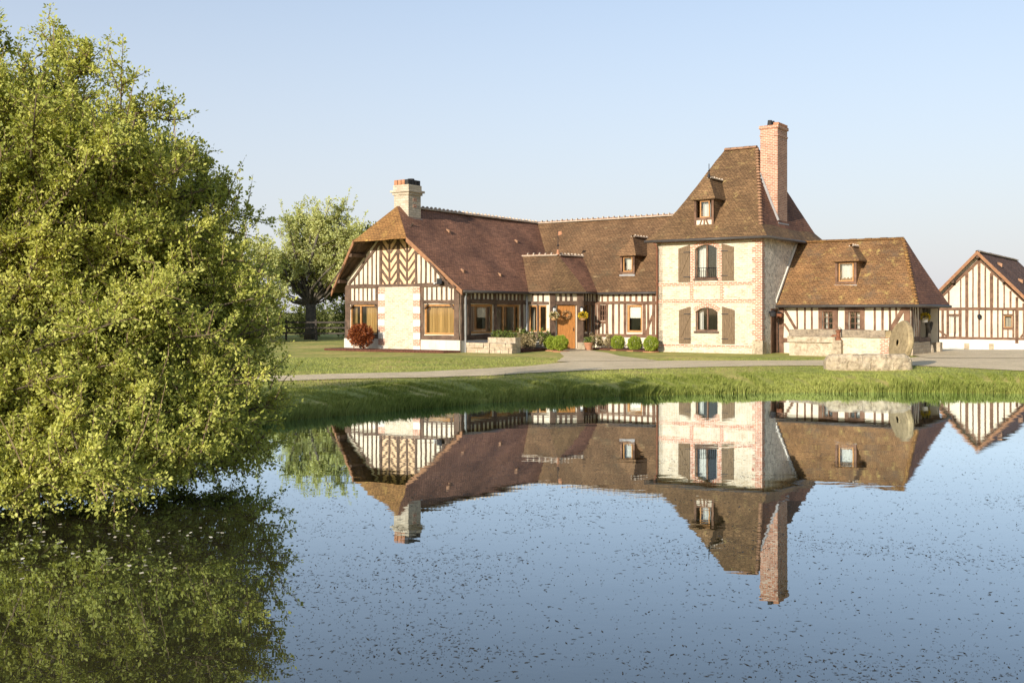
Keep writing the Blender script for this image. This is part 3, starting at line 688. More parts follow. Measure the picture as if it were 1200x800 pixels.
def shutter(s0, s1, z0, z1, side):
    mb = MB(); n = 5
    for i in range(n):
        a, b = s0+(s1-s0)*i/n, s0+(s1-s0)*(i+1)/n-.006
        e0 = abs((a if side < 0 else s1-(a-s0))-s0)/(s1-s0); za = z1+.16*((i+.5)/n if side < 0 else 1-(i+.5)/n)-.05
        fpoly(mb, Tf, [(a, z0), (b, z0), (b, za+(.015 if side < 0 else -.015)), (a, za-(.015 if side < 0 else -.015))], .03, .06)
    for z in (z0+.22, z1-.22): fbox(mb, Tf, s0+.02, s1-.02, z-.05, z+.05, .06, .082)
    A, Bq = ((s0+.06, z1-.30), (s1-.08, z0+.30)) if side > 0 else ((s0+.08, z0+.30), (s1-.06, z1-.30))
    fbar(mb, Tf, A, Bq, .09, .06, .084, 0)
    sh = mb.build('shutter', 'shutter', H)
    for z in (z0+.22, z1-.22): m2 = MB(); fbox(m2, Tf, *((s1-.3, s1+.02) if side < 0 else (s0-.02, s0+.3)), z-.018, z+.018, .083, .09); m2.build('hinge', 'iron', sh)
shutter(-3.93, -3.37, 3.62, 5.17, -1); shutter(-1.84, -1.28, 3.65, 5.17, 1)
shutter(-3.90, -3.34, .85, 2.40, -1); shutter(-1.82, -1.24, .87, 2.40, 1)
mb = MB(); fbox(mb, Ts, 1.05, 1.85, .42, 2.40, -.16, -.10); d2 = mb.build('door', 'timber_red', H, label='narrow side door in the flint wall')
mb = MB(); fbox(mb, Ts, 1.03, 1.12, .42, 2.42, -.09, .02); fbox(mb, Ts, 1.78, 1.87, .42, 2.42, -.09, .02); fbox(mb, Ts, 1.121, 1.779, 2.33, 2.42, -.09, .02); mb.build('door_frame', 'timber_red', d2)
# ---- right wing
Wf, Ws = front(2.0), right(5.7)
wallp(Wf, .02, 5.7, G0, 2.62, [(1.98, 2.46, 1.5, 2.3), (3.14, 3.62, 1.5, 2.3)])
mb = MB(); fbox(mb, Wf, .3, 5.64, G0, .95, 0, .05); mb.build('plinth', 'render', H)
T = MB()
bar(Wf, (.14, .45), (.14, 2.6), .24, d1=.06); bar(Wf, (5.54, .45), (5.54, 2.6), .26, d1=.07); bar(Wf, (.2, 1.02), (5.6, 1.02), .16, d1=.06)
bar(Wf, (.05, 2.52), (5.65, 2.52), .10, d1=.04)
for x in (.84, 1.2, 1.5, 4.22, 4.55, 4.84, 5.1): bar(Wf, (x, 1.1), (x, 2.5), .085)
bar(Wf, (.28, 2.36), (1.04, 1.1), .13, d1=.055); bar(Wf, (.26, 1.75), (.7, 1.1), .10, d1=.05); bar(Wf, (5.42, 2.44), (4.7, 1.1), .14, d1=.055); bar(Wf, (5.45, 1.75), (5.15, 1.1), .11, d1=.05)
for c in (2.22, 3.38):
    for s in (-1, 1): bar(Wf, (c+s*.33, 1.1), (c+s*.33, 2.55), .19, d1=.07)
    bar(Wf, (c-.4, 2.39), (c+.4, 2.39), .17, d1=.065); bar(Wf, (c-.4, 1.42), (c+.4, 1.42), .14, d1=.065)
T.build('timber_frame', 'timber_red', H)
for c in (2.22, 3.38): window(H, Wf, c-.24, c+.24, 1.5, 2.3, 'timber_red', .05, (.5,), (.35, .68), curtain='curtain_white', cur=((.1, .5),) if c < 3 else ((.5, .9),))
# open porch at the right end
wallp(Ws, 2.0, 3.45, G0, 2.62); wallp(right(4.3), 2.28, 7.0, G0, 2.62, [(3.0, 3.9, 1.1, 2.1)])
wallp(Fr((5.7, 7.0), (-1, 0)), 0, 5.7, G0, 2.62)
window(H, right(4.3), 3.0, 3.9, 1.1, 2.1, 'oak', .08, (.5,), curtain='curtain_white')
T = MB()
bar(Ws, (2.1, .95), (2.1, 2.6), .16); bar(Ws, (3.36, 1.0), (3.36, 2.6), .16); bar(Ws, (2, 1.12), (3.5, 1.12), .2, d1=.06); bar(Ws, (2.05, 2.52), (3.45, 2.52), .12)
bar(Ws, (2.3, 1.2), (2.25, 2.4), .09); bar(Ws, (2.75, 1.2), (2.5, 2.45), .1); bar(Ws, (3.05, 1.2), (2.85, 2.45), .09)
T.box((5.52, 3.45, 2.42), (5.72, 7.0, 2.60)); T.box((5.5, 3.45, 1.0), (5.74, 5.1, 1.16))
T.build('timber_frame', 'timber', H)
mb = MB(); mb.tube([(5.6, 5.3, .8), (5.62, 5.32, 1.4), (5.58, 5.26, 1.9), (5.6, 5.3, 2.45)], [.14, .11, .11, .13], 7); mb.tube([(5.6, 5.3, 1.5), (5.6, 4.9, 1.95), (5.6, 4.6, 2.42)], .08, 6); mb.tube([(5.6, 5.3, 1.35), (5.6, 5.75, 1.5), (5.6, 6.0, 1.8)], .07, 6)
mb.build('porch_post', 'bark_dark', H, label='crooked tree-trunk porch post')
mb = MB(); mb.box((5.5, 6.75, .9), (5.7, 6.95, 2.42)); mb.build('porch_post', 'timber', H)
mb = MB(); mb.box((5.46, 2.0, G0), (5.78, 4.95, .98)); mb.build('porch_wall', 'rubble', H)
mb = MB(); mb.lathe([(.24, .2), (.25, .6), (.2, .82), (0, .82)], (5.6, 5.3, 0), 9); mb.build('post_base', 'palestone', H); mb = MB(); mb.box((5.38, 6.62, .2), (5.82, 7.08, .9)); mb.build('post_base', 'palestone', H)

# ---- roofs
RZ = 7.22; RU = -15.5
E0, E1 = (-11.52, -6.2, 3.24), (-11.52, 1.78, 3.24); Tt, Tl = (-13.92, -7.2, 5.64), (-17.08, -7.2, 5.64); Hp = (-15.5, -5.98, RZ)
L0 = (-19.48, -6.2, 3.24)
lr = roof('roof', H, [([E0, E1, (RU, 6, RZ), Hp], 0), ([E0, Hp, Tt], 0), ([Tt, Hp, Tl], 1), ([L0, Tl, Hp], 0), ([L0, Hp, (RU, 10.3, RZ), (-19.48, 10.3, 3.24)], 0), ([(RU, 6, RZ), (RU, 10.3, RZ), (-11.2, 10.3, 2.92)], 0)], ['tile_left', 'tile_hip'], label='red-brown tiled half-hipped roof of the left wing')
mr = roof('roof', H, [([E1, (-5.03, 1.78, 3.24), (-4.3, 6, RZ+.02), (RU, 6, RZ)], 0), ([(-4.3, 6, RZ+.02), (-4.3, 10.3, 3.2), (RU, 10.3, 3.2), (RU, 6, RZ)], 0)], ['tile_mid'], label='brown tiled roof of the middle range', amp=.05)
ridge_tiles(lr, (RU, -4.7, RZ+.03), (RU, 5.9, RZ+.03)); ridge_tiles(mr, (RU, 6, RZ+.03), (-4.4, 6, RZ+.05))
AP = (-11.28, 1.45, 5.15); PE = ((-11.52, -.86, 3.26), (-10.36, -.86, 3.26), (-9.22, .70, 3.26), (-9.22, 1.78, 3.26)); AL, AR = (-13.43, 1.45, 5.17), (-11.28, 3.82, 5.17)
pr = roof('roof', H, [([PE[0], PE[1], AP, AL], 0), ([PE[1], PE[2], AP], 1), ([PE[2], PE[3], AR, AP], 2)], ['tile_mid', 'tile_tower', 'tile_left'], label='hipped roof over the corner porch')
ridge_tiles(pr, AL, AP, .10); ridge_tiles(pr, AP, AR, .10)
mb = MB(); mb.tube([(AP[0], AP[1], 5.15), (AP[0], AP[1], 5.4)], [.09, .05], 8, 0); mb.tube([(AP[0], AP[1], 5.4), (AP[0], AP[1], 6.35)], .016, 5, 1); mb.lathe([(0, 0), (.07, .06), (0, .13)], (AP[0], AP[1], 5.55), 8, 1)
mb.face([(AP[0]-.02, AP[1], 6.1), (AP[0]+.22, AP[1]+.02, 6.16), (AP[0]+.2, AP[1], 6.32), (AP[0], AP[1], 6.3)], 0); mb.build('finial', ['terracotta', 'iron'], pr)
for u, v, zz in ((-14.4, -3.5, 0), (-14.2, 2.0, 0), (-12.4, -5.0, 0), (-12.3, -2.2, 0)):
    mb = MB(); z = RZ-(u-RU)+.05; mb.hexa([(u-.07, v-.07, z+.03), (u+.11, v-.07, z-.12), (u+.11, v+.07, z-.12), (u-.07, v+.07, z+.03), (u-.07, v-.04, z+.10), (u+.11, v-.04, z+.02), (u+.11, v+.04, z+.02), (u-.07, v+.04, z+.10)]); mb.build('roof_vent', 'ridge', lr)
# verge boards and rafters under the gable overhang
for lo, hi, s in ((E0, Tt, 1), (L0, Tl, -1)):
    mb = MB(); a, b = Vector(lo), Vector(hi); off = Vector((s*.02, -.035, -.02)); a += off; b += off
    mb.hexa([tuple(x) for x in (a+Vector((0, 0, -.2)), b+Vector((0, 0, -.2)), b+Vector((0, .07, -.2)), a+Vector((0, .07, -.2)), a+Vector((0, 0, .03)), b+Vector((0, 0, .03)), b+Vector((0, .07, .03)), a+Vector((0, .07, .03)))])
    mb.build('verge_board', 'board', lr)
mb = MB()
for s in (-1, 1):
    for k, (x, v0) in enumerate(((.9, -6.45), (2.0, -7.0), (3.2, -6.55))):
        u = RU+s*x; z = RZ-x-.2; mb.box((u-.08, v0, z-.16), (u+.08, -5.9, z))
    for t in (-6.35, -6.75):
        a, b = Vector((RU+s*3.75, t, RZ-3.75-.13)), Vector((RU+s*1.4, t-.1, RZ-1.4-.13)); mb.tube([a, b], .05, 4)
for x in (-16.6, -15.9, -15.2, -14.5): mb.tube([(x, -7.05, 5.62), (x, -6.0, 6.35)], .05, 4)
mb.build('rafter', 'timber', lr)
def ring(u0, u1, v0, v1, z): return [(u0, v0, z), (u1, v0, z), (u1, v1, z), (u0, v1, z)]
e, m_, = ring(-5.42, .38, -.38, 7.78, 5.52), ring(-4.93, -.12, .20, 7.2, 6.08); r0, r1 = (-3.27, 3.7, 10.0), (-1.67, 3.7, 10.0)
tr = roof('roof', H, [([e[i], e[(i+1) % 4], m_[(i+1) % 4], m_[i]], 0) for i in range(4)] + [([m_[0], m_[1], r1, r0], 0), ([m_[1], m_[2], r1], 1), ([m_[2], m_[3], r0, r1], 0), ([m_[3], m_[0], r0], 0)], ['tile_tower', 'tile_righthip'], label='steep hipped roof of the tower')
ridge_tiles(tr, r0, r1, .14, crest=False, mats=('ridge', 'ridge'))
mb = MB()
for i in range(26):
    t = i/26; p = Vector(m_[1]).lerp(Vector(r1), t); mb.lathe([(.10, -.02), (.085, .06), (0, .08)], (p.x-.03, p.y+.03, p.z), 7)
mb.build('hip_tiles', 'ridge', tr)
gutter(H, [(-5.45, -.42, 5.47), (.42, -.42, 5.47), (.42, 7.8, 5.47)])
wr0, wr1 = (0.02, 4.5, 5.52), (4.77, 4.5, 5.52); we = [(0.02, 1.62, 2.58), (6.05, 1.62, 2.58), (6.05, 7.4, 2.58), (0.02, 7.4, 2.58)]
rr = roof('roof', H, [([we[0], we[1], wr1, wr0], 0), ([we[1], we[2], wr1], 1), ([we[2], we[3], wr0, wr1], 0)], ['tile_right', 'tile_righthip'], label='orange lichened roof of the right wing', amp=.05)
ridge_tiles(rr, wr0, wr1, .11, crest=False, mats=('tile_hip', 'tile_hip'))
mb = MB()
for i in range(22):
    p = Vector(we[1]).lerp(Vector(wr1), i/22); mb.lathe([(.10, -.02), (.085, .06), (0, .08)], (p.x-.04, p.y+.04, p.z), 7)
mb.build('hip_tiles', 'tile_hip', rr)
gutter(H, [(0.05, 1.57, 2.52), (6.1, 1.57, 2.52), (6.1, 7.4, 2.52)]); gutter(H, [(-11.47, -6.15, 3.18), (-11.47, -.9, 3.18)]); gutter(H, [(-9.2, 1.72, 3.18), (-5.1, 1.72, 3.18)])
gutter(H, [(-11.45, -.92, 3.2), (-10.33, -.92, 3.2), (-9.17, .68, 3.2), (-9.17, 1.7, 3.2)], .05)
mb = MB(); a, b = Vector((.012, 1.62, 2.68)), Vector((.012, 4.5, 5.66)); mb.hexa([tuple(x) for x in (a, a+Vector((.05, 0, 0)), b+Vector((.05, 0, 0)), b, a+Vector((0, -.03, .13)), a+Vector((.05, -.03, .13)), b+Vector((.05, -.03, .13)), b+Vector((0, -.03, .13)))]); mb.build('flashing', 'render_w', rr)
pipe(H, [(-5.0, -.36, 5.42), (-4.98, -.09, 5.2), (-4.98, -.09, .45)]); pipe(H, [(-11.5, -5.9, 3.15), (-11.68, -5.72, 2.9), (-11.68, -5.72, .45)], .05, 'whitepipe'); pipe(H, [(-11.7, -.75, 3.1), (-11.7, -.75, .45)], .05, 'whitepipe')
# ---- dormers
def dormer(u0, u1, v, z0, z1, za, va, vb, ov, slope_z, wz0, wfrac, brace=False, tm='tile_tower', wm='timber_red', label=None, finial=False):
    """u0..u1 front, z0..z1, apex height za: hip apex at depth va, ridge ends at depth vb; slope_z(v) is the main roof"""
    fr = front(v); mb = MB(); uc = (u0+u1)/2
    zc = lambda q: max(slope_z(q)-.1, z0-.1)
    for a, b in ((u0, u0+.10), (u1-.10, u1)): fbox(mb, fr, a, b, z0, z1, -.12, .02, 1)
    fbox(mb, fr, u0+.10, u1-.10, z1-.10, z1, -.12, .02, 1); fbox(mb, fr, u0+.10, u1-.10, wz0-.10, wz0, -.12, .03, 1)
    if wz0-.1 > z0: fbox(mb, fr, u0+.10, u1-.10, z0, wz0-.10, -.10, -.01, 2)
    if brace:
        for a, b in (((u0+.18, z0), (u0+.36, wz0-.1)), ((uc, z0), (uc+.02, wz0-.1)), ((u1-.18, z0), (u1-.36, wz0-.1))): fbar(mb, fr, a, b, .07, -.02, .02, 0, 1)
    n = 8
    for u in (u0, u1):
        pv = None
        vend = v
        while slope_z(vend) < z1 and vend < v+4: vend += .05
        for i in range(n+1):
            q = v+.0+(vend-v)*i/n; cur = (q, min(slope_z(q)-.08, z1))
            if pv:
                f = [(u, pv[0], pv[1]), (u, cur[0], cur[1]), (u, cur[0], z1), (u, pv[0], z1)]
                mb.face(f if u == u1 else f[::-1], 0)
            pv = cur
    d = mb.build('dormer', [tm, wm, 'plaster'], H, label=label)
    w = window(d, fr, u0+.10+(u1-u0-.2)*wfrac[0], u0+.10+(u1-u0-.2)*wfrac[1], wz0, z1-.10, 'oak', .05, (), d=-.03, curtain='curtain_white', cur=((.1, .9),))
    for ch in list(w.children): ch.parent = d
    f0, f1 = (u0-ov, v-ov*1.3, z1), (u1+ov, v-ov*1.3, z1)
    vb1 = v
    while slope_z(vb1) < z1 and vb1 < v+4: vb1 += .05
    r = roof('dormer_roof', d, [([f0, f1, (uc, va, za)], 0), ([f1, (u1+ov, vb1+.1, z1), (uc, vb, za), (uc, va, za)], 0), ([(u0-ov, vb1+.1, z1), f0, (uc, va, za), (uc, vb, za)], 0)], [tm], th=.06, amp=.01)
    rt = ridge_tiles(d, (uc, va, za+.02), (uc, vb, za+.02), .07, step=.26)
    mb = MB(); fbox(mb, fr, u0-.03, u1+.03, z0-.12, z0-.01, -.1, .06); mb.build('flashing', 'lead', d)
    if finial:
        mb = MB(); mb.tube([(uc, va, za), (uc, va, za+.16)], [.08, .04], 7); mb.tube([(uc, va, za+.1), (uc, va, za+.62)], .018, 5); mb.lathe([(0, 0), (.06, .05), (0, .1)], (uc, va, za+.25), 7); mb.build('finial', 'iron', d)
tz = lambda v: 6.08+(v-.2)*1.12 if v > .2 else 5.52+(v+.38)*.966
dormer(-3.3, -2.36, .28, 5.93, 7.36, 8.35, .82, 2.3, .12, tz, 6.5, (.22, .85), True, finial=True, label='tall dormer high on the tower roof')
dormer(-8.42, -7.62, 2.72, 4.14, 5.1, 6.05, 3.25, 4.8, .16, lambda v: 3.24+(v-1.78)*.943, 4.26, (.08, .92), tm='tile_mid', label='dormer in the middle roof')
dormer(2.38, 3.30, 2.5, 3.46, 4.52, 5.2, 3.25, 4.25, .17, lambda v: 2.58+(v-1.62)*1.02, 3.6, (.05, .95), tm='tile_right', label='dormer in the orange right roof')
# ---- chimneys
mb = MB(); c0, c1 = (-15.85, -5.78), (-14.97, -4.88)
mb.box((c0[0], c0[1], 5.9), (c1[0], c1[1], 7.75)); mb.box((c0[0]-.06, c0[1]-.06, 7.751), (c1[0]+.06, c1[1]+.06, 7.87)); mb.box((c0[0]-.14, c0[1]-.14, 7.871), (c1[0]+.14, c1[1]+.14, 7.97)); mb.box((c0[0]-.03, c0[1]-.03, 7.971), (c1[0]+.03, c1[1]+.03, 8.22))
for z in (7.15, 7.45): fbox(mb, right(c1[0]), -5.45, -5.2, z, z+.16, 0, .012, 1)
ch = mb.build('chimney', ['chimney_stone', 'red_brick_chimney'], H, label='stocky pale stone chimney on the left wing')
mb = MB()
for i in range(4):
    for j in range(4):
        if 0 < i < 3 and 0 < j < 3: continue
        a, b = c0[0]+.0+i*.225, c0[1]+j*.23; mb.box((a, b, 8.222), (a+.19, b+.19, 8.46), 0 if j < 2 and i < 3 else 1)
mb.build('chimney_cap', ['terracotta', 'dark'], ch)
mb = MB(); mb.tube([(-15.3, -5.2, 8.2), (-15.3, -5.2, 8.55), ], [.2, .16], 9); mb.build('chimney_pot', 'dark', ch)
mb = MB(); fbox(mb, right(c1[0]), -5.85, -4.8, 6.45, 6.66, 0, .06); mb.build('flashing', 'lead', ch)
mb = MB(); t0, t1 = (-1.08, 2.55), (-.26, 3.78)
mb.box((t0[0], t0[1], 5.9), (t1[0], t1[1], 10.25)); mb.box((t0[0]-.025, t0[1]-.025, 10.251), (t1[0]+.025, t1[1]+.025, 10.33)); mb.box((t0[0], t0[1], 10.331), (t1[0], t1[1], 10.6)); mb.box((t0[0]-.05, t0[1]-.05, 10.601), (t1[0]+.05, t1[1]+.05, 10.74))
ch = mb.build('chimney', 'red_brick_chimney', H, label='tall red brick chimney on the tower')
mb = MB()
for i in range(3): mb.tube([(-.7+random.uniform(-.03, .03), 2.75+i*.3, 10.74), (-.7, 2.75+i*.3, 11.0)], [.13, .1], 8)
mb.build('chimney_pot', 'dark', ch)
mb = MB()
for i in range(5): mb.box((t0[0]+.6, t0[1]+.05+i*.24, 10.742), (t1[0]+.03, t0[1]+.23+i*.24, 10.86))
mb.build('chimney_cap', 'terracotta', ch)
mb = MB(); F = front(2.55); fbar(mb, F, (-1.1, 8.58), (-.24, 6.40), .14, 0, .05, 0); fbox(mb, right(t1[0]), 2.5, 3.83, 6.12, 6.32, 0, .07); mb.build('flashing', 'lead', ch)

# ------------------------------------------------------------------ barn on the right
bx, by, _ = hw(4.42, 22.46); BZ = .03
N = empty('barn', (bx, by, BZ), HR, label='timber-framed gable-ended barn with white rendered base at right edge', cat='barn')
Nf = front(0); APX, SL = 5.62, 1.05
mb = MB(); fwall(mb, Nf, -3.2, 3.2, -.2, 2.4, [(-1.67, -1.12, .92, 2.02), (1.32, 1.76, 1.34, 2.04)]); fpoly(mb, Nf, [(-3.2, 2.4), (3.2, 2.4), (0, 2.4+3.2*SL-.15)], -.28, 0)
fwall(mb, Fr((3.2, 12), (-1, 0)), 0, 6.4, -.2, 2.4); fpoly(mb, Fr((3.2, 12), (-1, 0)), [(0, 2.4), (6.4, 2.4), (3.2, 2.4+3.2*SL-.15)], -.28, 0)
fwall(mb, right(3.2), 0, 12, -.2, 2.4); fwall(mb, Fr((-3.2, 12), (0, -1)), 0, 12, -.2, 2.4); mb.build('wall', 'plaster', N)
mb = MB(); fbox(mb, Nf, -3.22, 3.22, -.2, .64, 0, .05); mb.build('plinth', 'render_w', N)
T = MB()
bar(Nf, (-3.2, .72), (3.2, .72), .13, d1=.06); bar(Nf, (-3.2, 2.43), (3.2, 2.43), .15, d1=.06)
for i in range(-9, 10):
    x = i*.335; z1 = 2.4+(3.2-abs(x))*SL-.55; big = i in (-2, 2, -6, 6); w_ = .15 if big else .085
    if i in (-4,): bar(Nf, (x, .8), (x, 2.36), .085); continue
    if not (i in (4, 5) or i == -5): bar(Nf, (x, .8 if not big else .45), (x, 2.36), w_, wob=.006, d1=.05 if big else .035)
    if z1 > 2.6: bar(Nf, (x, 2.5), (x, z1+(.5 if i == 0 else 0)), w_ if i else .14, wob=.006, d1=.05 if big or i == 0 else .035)
for s in (-1, 1):
    bar(Nf, (s*3.1, 2.4+.1*SL-.5+.15), (0, 2.4+3.2*SL-.5), .13, d1=.05)
for x0, x1, z0, z1 in ((-1.67, -1.12, .92, 2.02), (1.32, 1.76, 1.34, 2.04)):
    for x in (x0-.06, x1+.06): bar(Nf, (x, .8), (x, 2.36), .11, wob=.004)
    bar(Nf, (x0-.05, z1+.05), (x1+.05, z1+.05), .10, wob=0)
bar(Nf, (1.27, 1.29), (1.81, 1.29), .1, wob=0); bar(Nf, (1.54, .8), (1.54, 1.25), .08); bar(Nf, (1.54, 2.13), (1.54, 2.36), .08)
bar(Nf, (2.2, .8), (2.9, 1.7), .1); bar(Nf, (-2.3, 1.2), (-1.75, .8), .1)
T.build('timber_frame', 'timber_red', N)
window(N, Nf, -1.67, -1.12, .92, 2.02, 'render_w', .05, blind=.97); window(N, Nf, 1.32, 1.76, 1.34, 2.04, 'oak', .05, curtain='curtain_grey')
ex = 3.6; ze = APX+.12-ex*SL
br = roof('roof', N, [([(0, -.55, APX+.12), (0, 12.4, APX+.12), (ex, 12.4, ze), (ex, -.55, ze)], 0), ([(0, -.55, APX+.12), (0, 12.4, APX+.12), (-ex, 12.4, ze), (-ex, -.55, ze)], 0)], ['tile_barn'], amp=.02)
ridge_tiles(br, (0, -.5, APX+.14), (0, 12.3, APX+.14), .11, crest=False)
for s in (-1, 1):
    mb = MB(); a, b = Vector((s*ex, -.6, ze)), Vector((0, -.6, APX+.12)); mb.hexa([tuple(x) for x in (a+Vector((0, 0, -.2)), b+Vector((0, 0, -.2)), b+Vector((0, .06, -.2)), a+Vector((0, .06, -.2)), a+Vector((0, 0, .04)), b+Vector((0, 0, .04)), b+Vector((0, .06, .04)), a+Vector((0, .06, .04)))])
    mb.build('verge_board', 'board', br)
for x in (-3.0, -1.35, 0, 1.35, 3.0): mb = MB(); z = APX-abs(x)*SL-.1; mb.box((x-.08, -.5, z-.16), (x+.08, .0, z)); mb.build('purlin', 'timber', br)
for x in (-.67, .67): mb = MB(); fbox(mb, Nf, x-.13, x+.13, -.15, .42, .05, .09); mb.build('post_base', 'rubble', N)
for u, v in ((.7, 2.2), (1.6, 3.6)):
    mb = MB(); z = APX+.12-u*SL+.03; mb.hexa([(u-.1, v-.1, z+.06), (u+.16, v-.1, z-.14), (u+.16, v+.1, z-.14), (u-.1, v+.1, z+.06), (u-.1, v-.06, z+.18), (u+.16, v-.06, z+.08), (u+.16, v+.06, z+.08), (u-.1, v+.06, z+.18)]); mb.build('roof_vent', 'ridge', br)

# ------------------------------------------------------------------ leaves, shrubs and trees
def unit(a): return a/np.maximum(np.linalg.norm(a, axis=1, keepdims=True), 1e-9)
LDIR = unit(np.array([[-ld.x, -ld.y, -ld.z+.55]]))
def leaf_verts(C, A, size, asp=.55, fold=.0):
    """kite-shaped leaves at C pointing along A"""
    N_ = len(C); R = unit(rng.normal(size=(N_, 3))+1.5*LDIR); Bx = unit(np.cross(R, A)); s = np.broadcast_to(np.asarray(size), (N_,))[:, None]
    Nn = np.cross(A, Bx)
    V = np.stack([C, C+A*s*.45+Bx*s*asp*.5+Nn*s*fold, C+A*s, C+A*s*.45-Bx*s*asp*.5+Nn*s*fold], 1).reshape(-1, 3)
    return V, np.arange(N_*4).reshape(-1, 4)
def leaves(name, C, A, size, m, parent=None, asp=.55, tint=None, fold=.12):
    V, Q = leaf_verts(C, A, size, asp, fold)
    t = rng.random(len(C)) if tint is None else np.clip(tint+rng.normal(0, .18, len(C)), 0, 1)
    return np_mesh(name, V, Q, m, parent, np.repeat(t, 4))
def ball_shrub(name, loc, r, n, size, m, label, cat, group=None, hgt=1., stem=0., stem_m='bark_dark', dens=.35, asp=.55, fname='foliage'):
    e = empty(name, loc, label=label, cat=cat, group=group)
    d = unit(rng.normal(size=(n, 3))); rad = r*(1-dens*rng.random(n)**1.5); lump = 1+.09*np.sin(d[:, 0]*7+loc[0])*np.cos(d[:, 2]*6+loc[1])
    C = d*(rad*lump)[:, None]; C[:, 2] = C[:, 2]*hgt+r*hgt*.94+stem
    leaves(fname, C, unit(d*.7+rng.normal(size=(n, 3))*.6+np.array([0, 0, .3])), size*rng.uniform(.7, 1.3, n), m, e, asp)
    mb = MB(); mb.tube([(0, 0, -.05), (0.01, 0, stem+r*.4), (0, .02, stem+r*1.1)], [max(.02, r*.09), max(.015, r*.06), .008], 6)
    for k in range(5):
        a = k*1.26; mb.tube([(0, 0, stem*.8+r*.15), (math.cos(a)*r*.35, math.sin(a)*r*.35, stem+r*.7*hgt), (math.cos(a)*r*.6, math.sin(a)*r*.6, stem+r*1.2*hgt)], [.014, .01, .005], 4)
    mb.build('stem', stem_m, e); return e

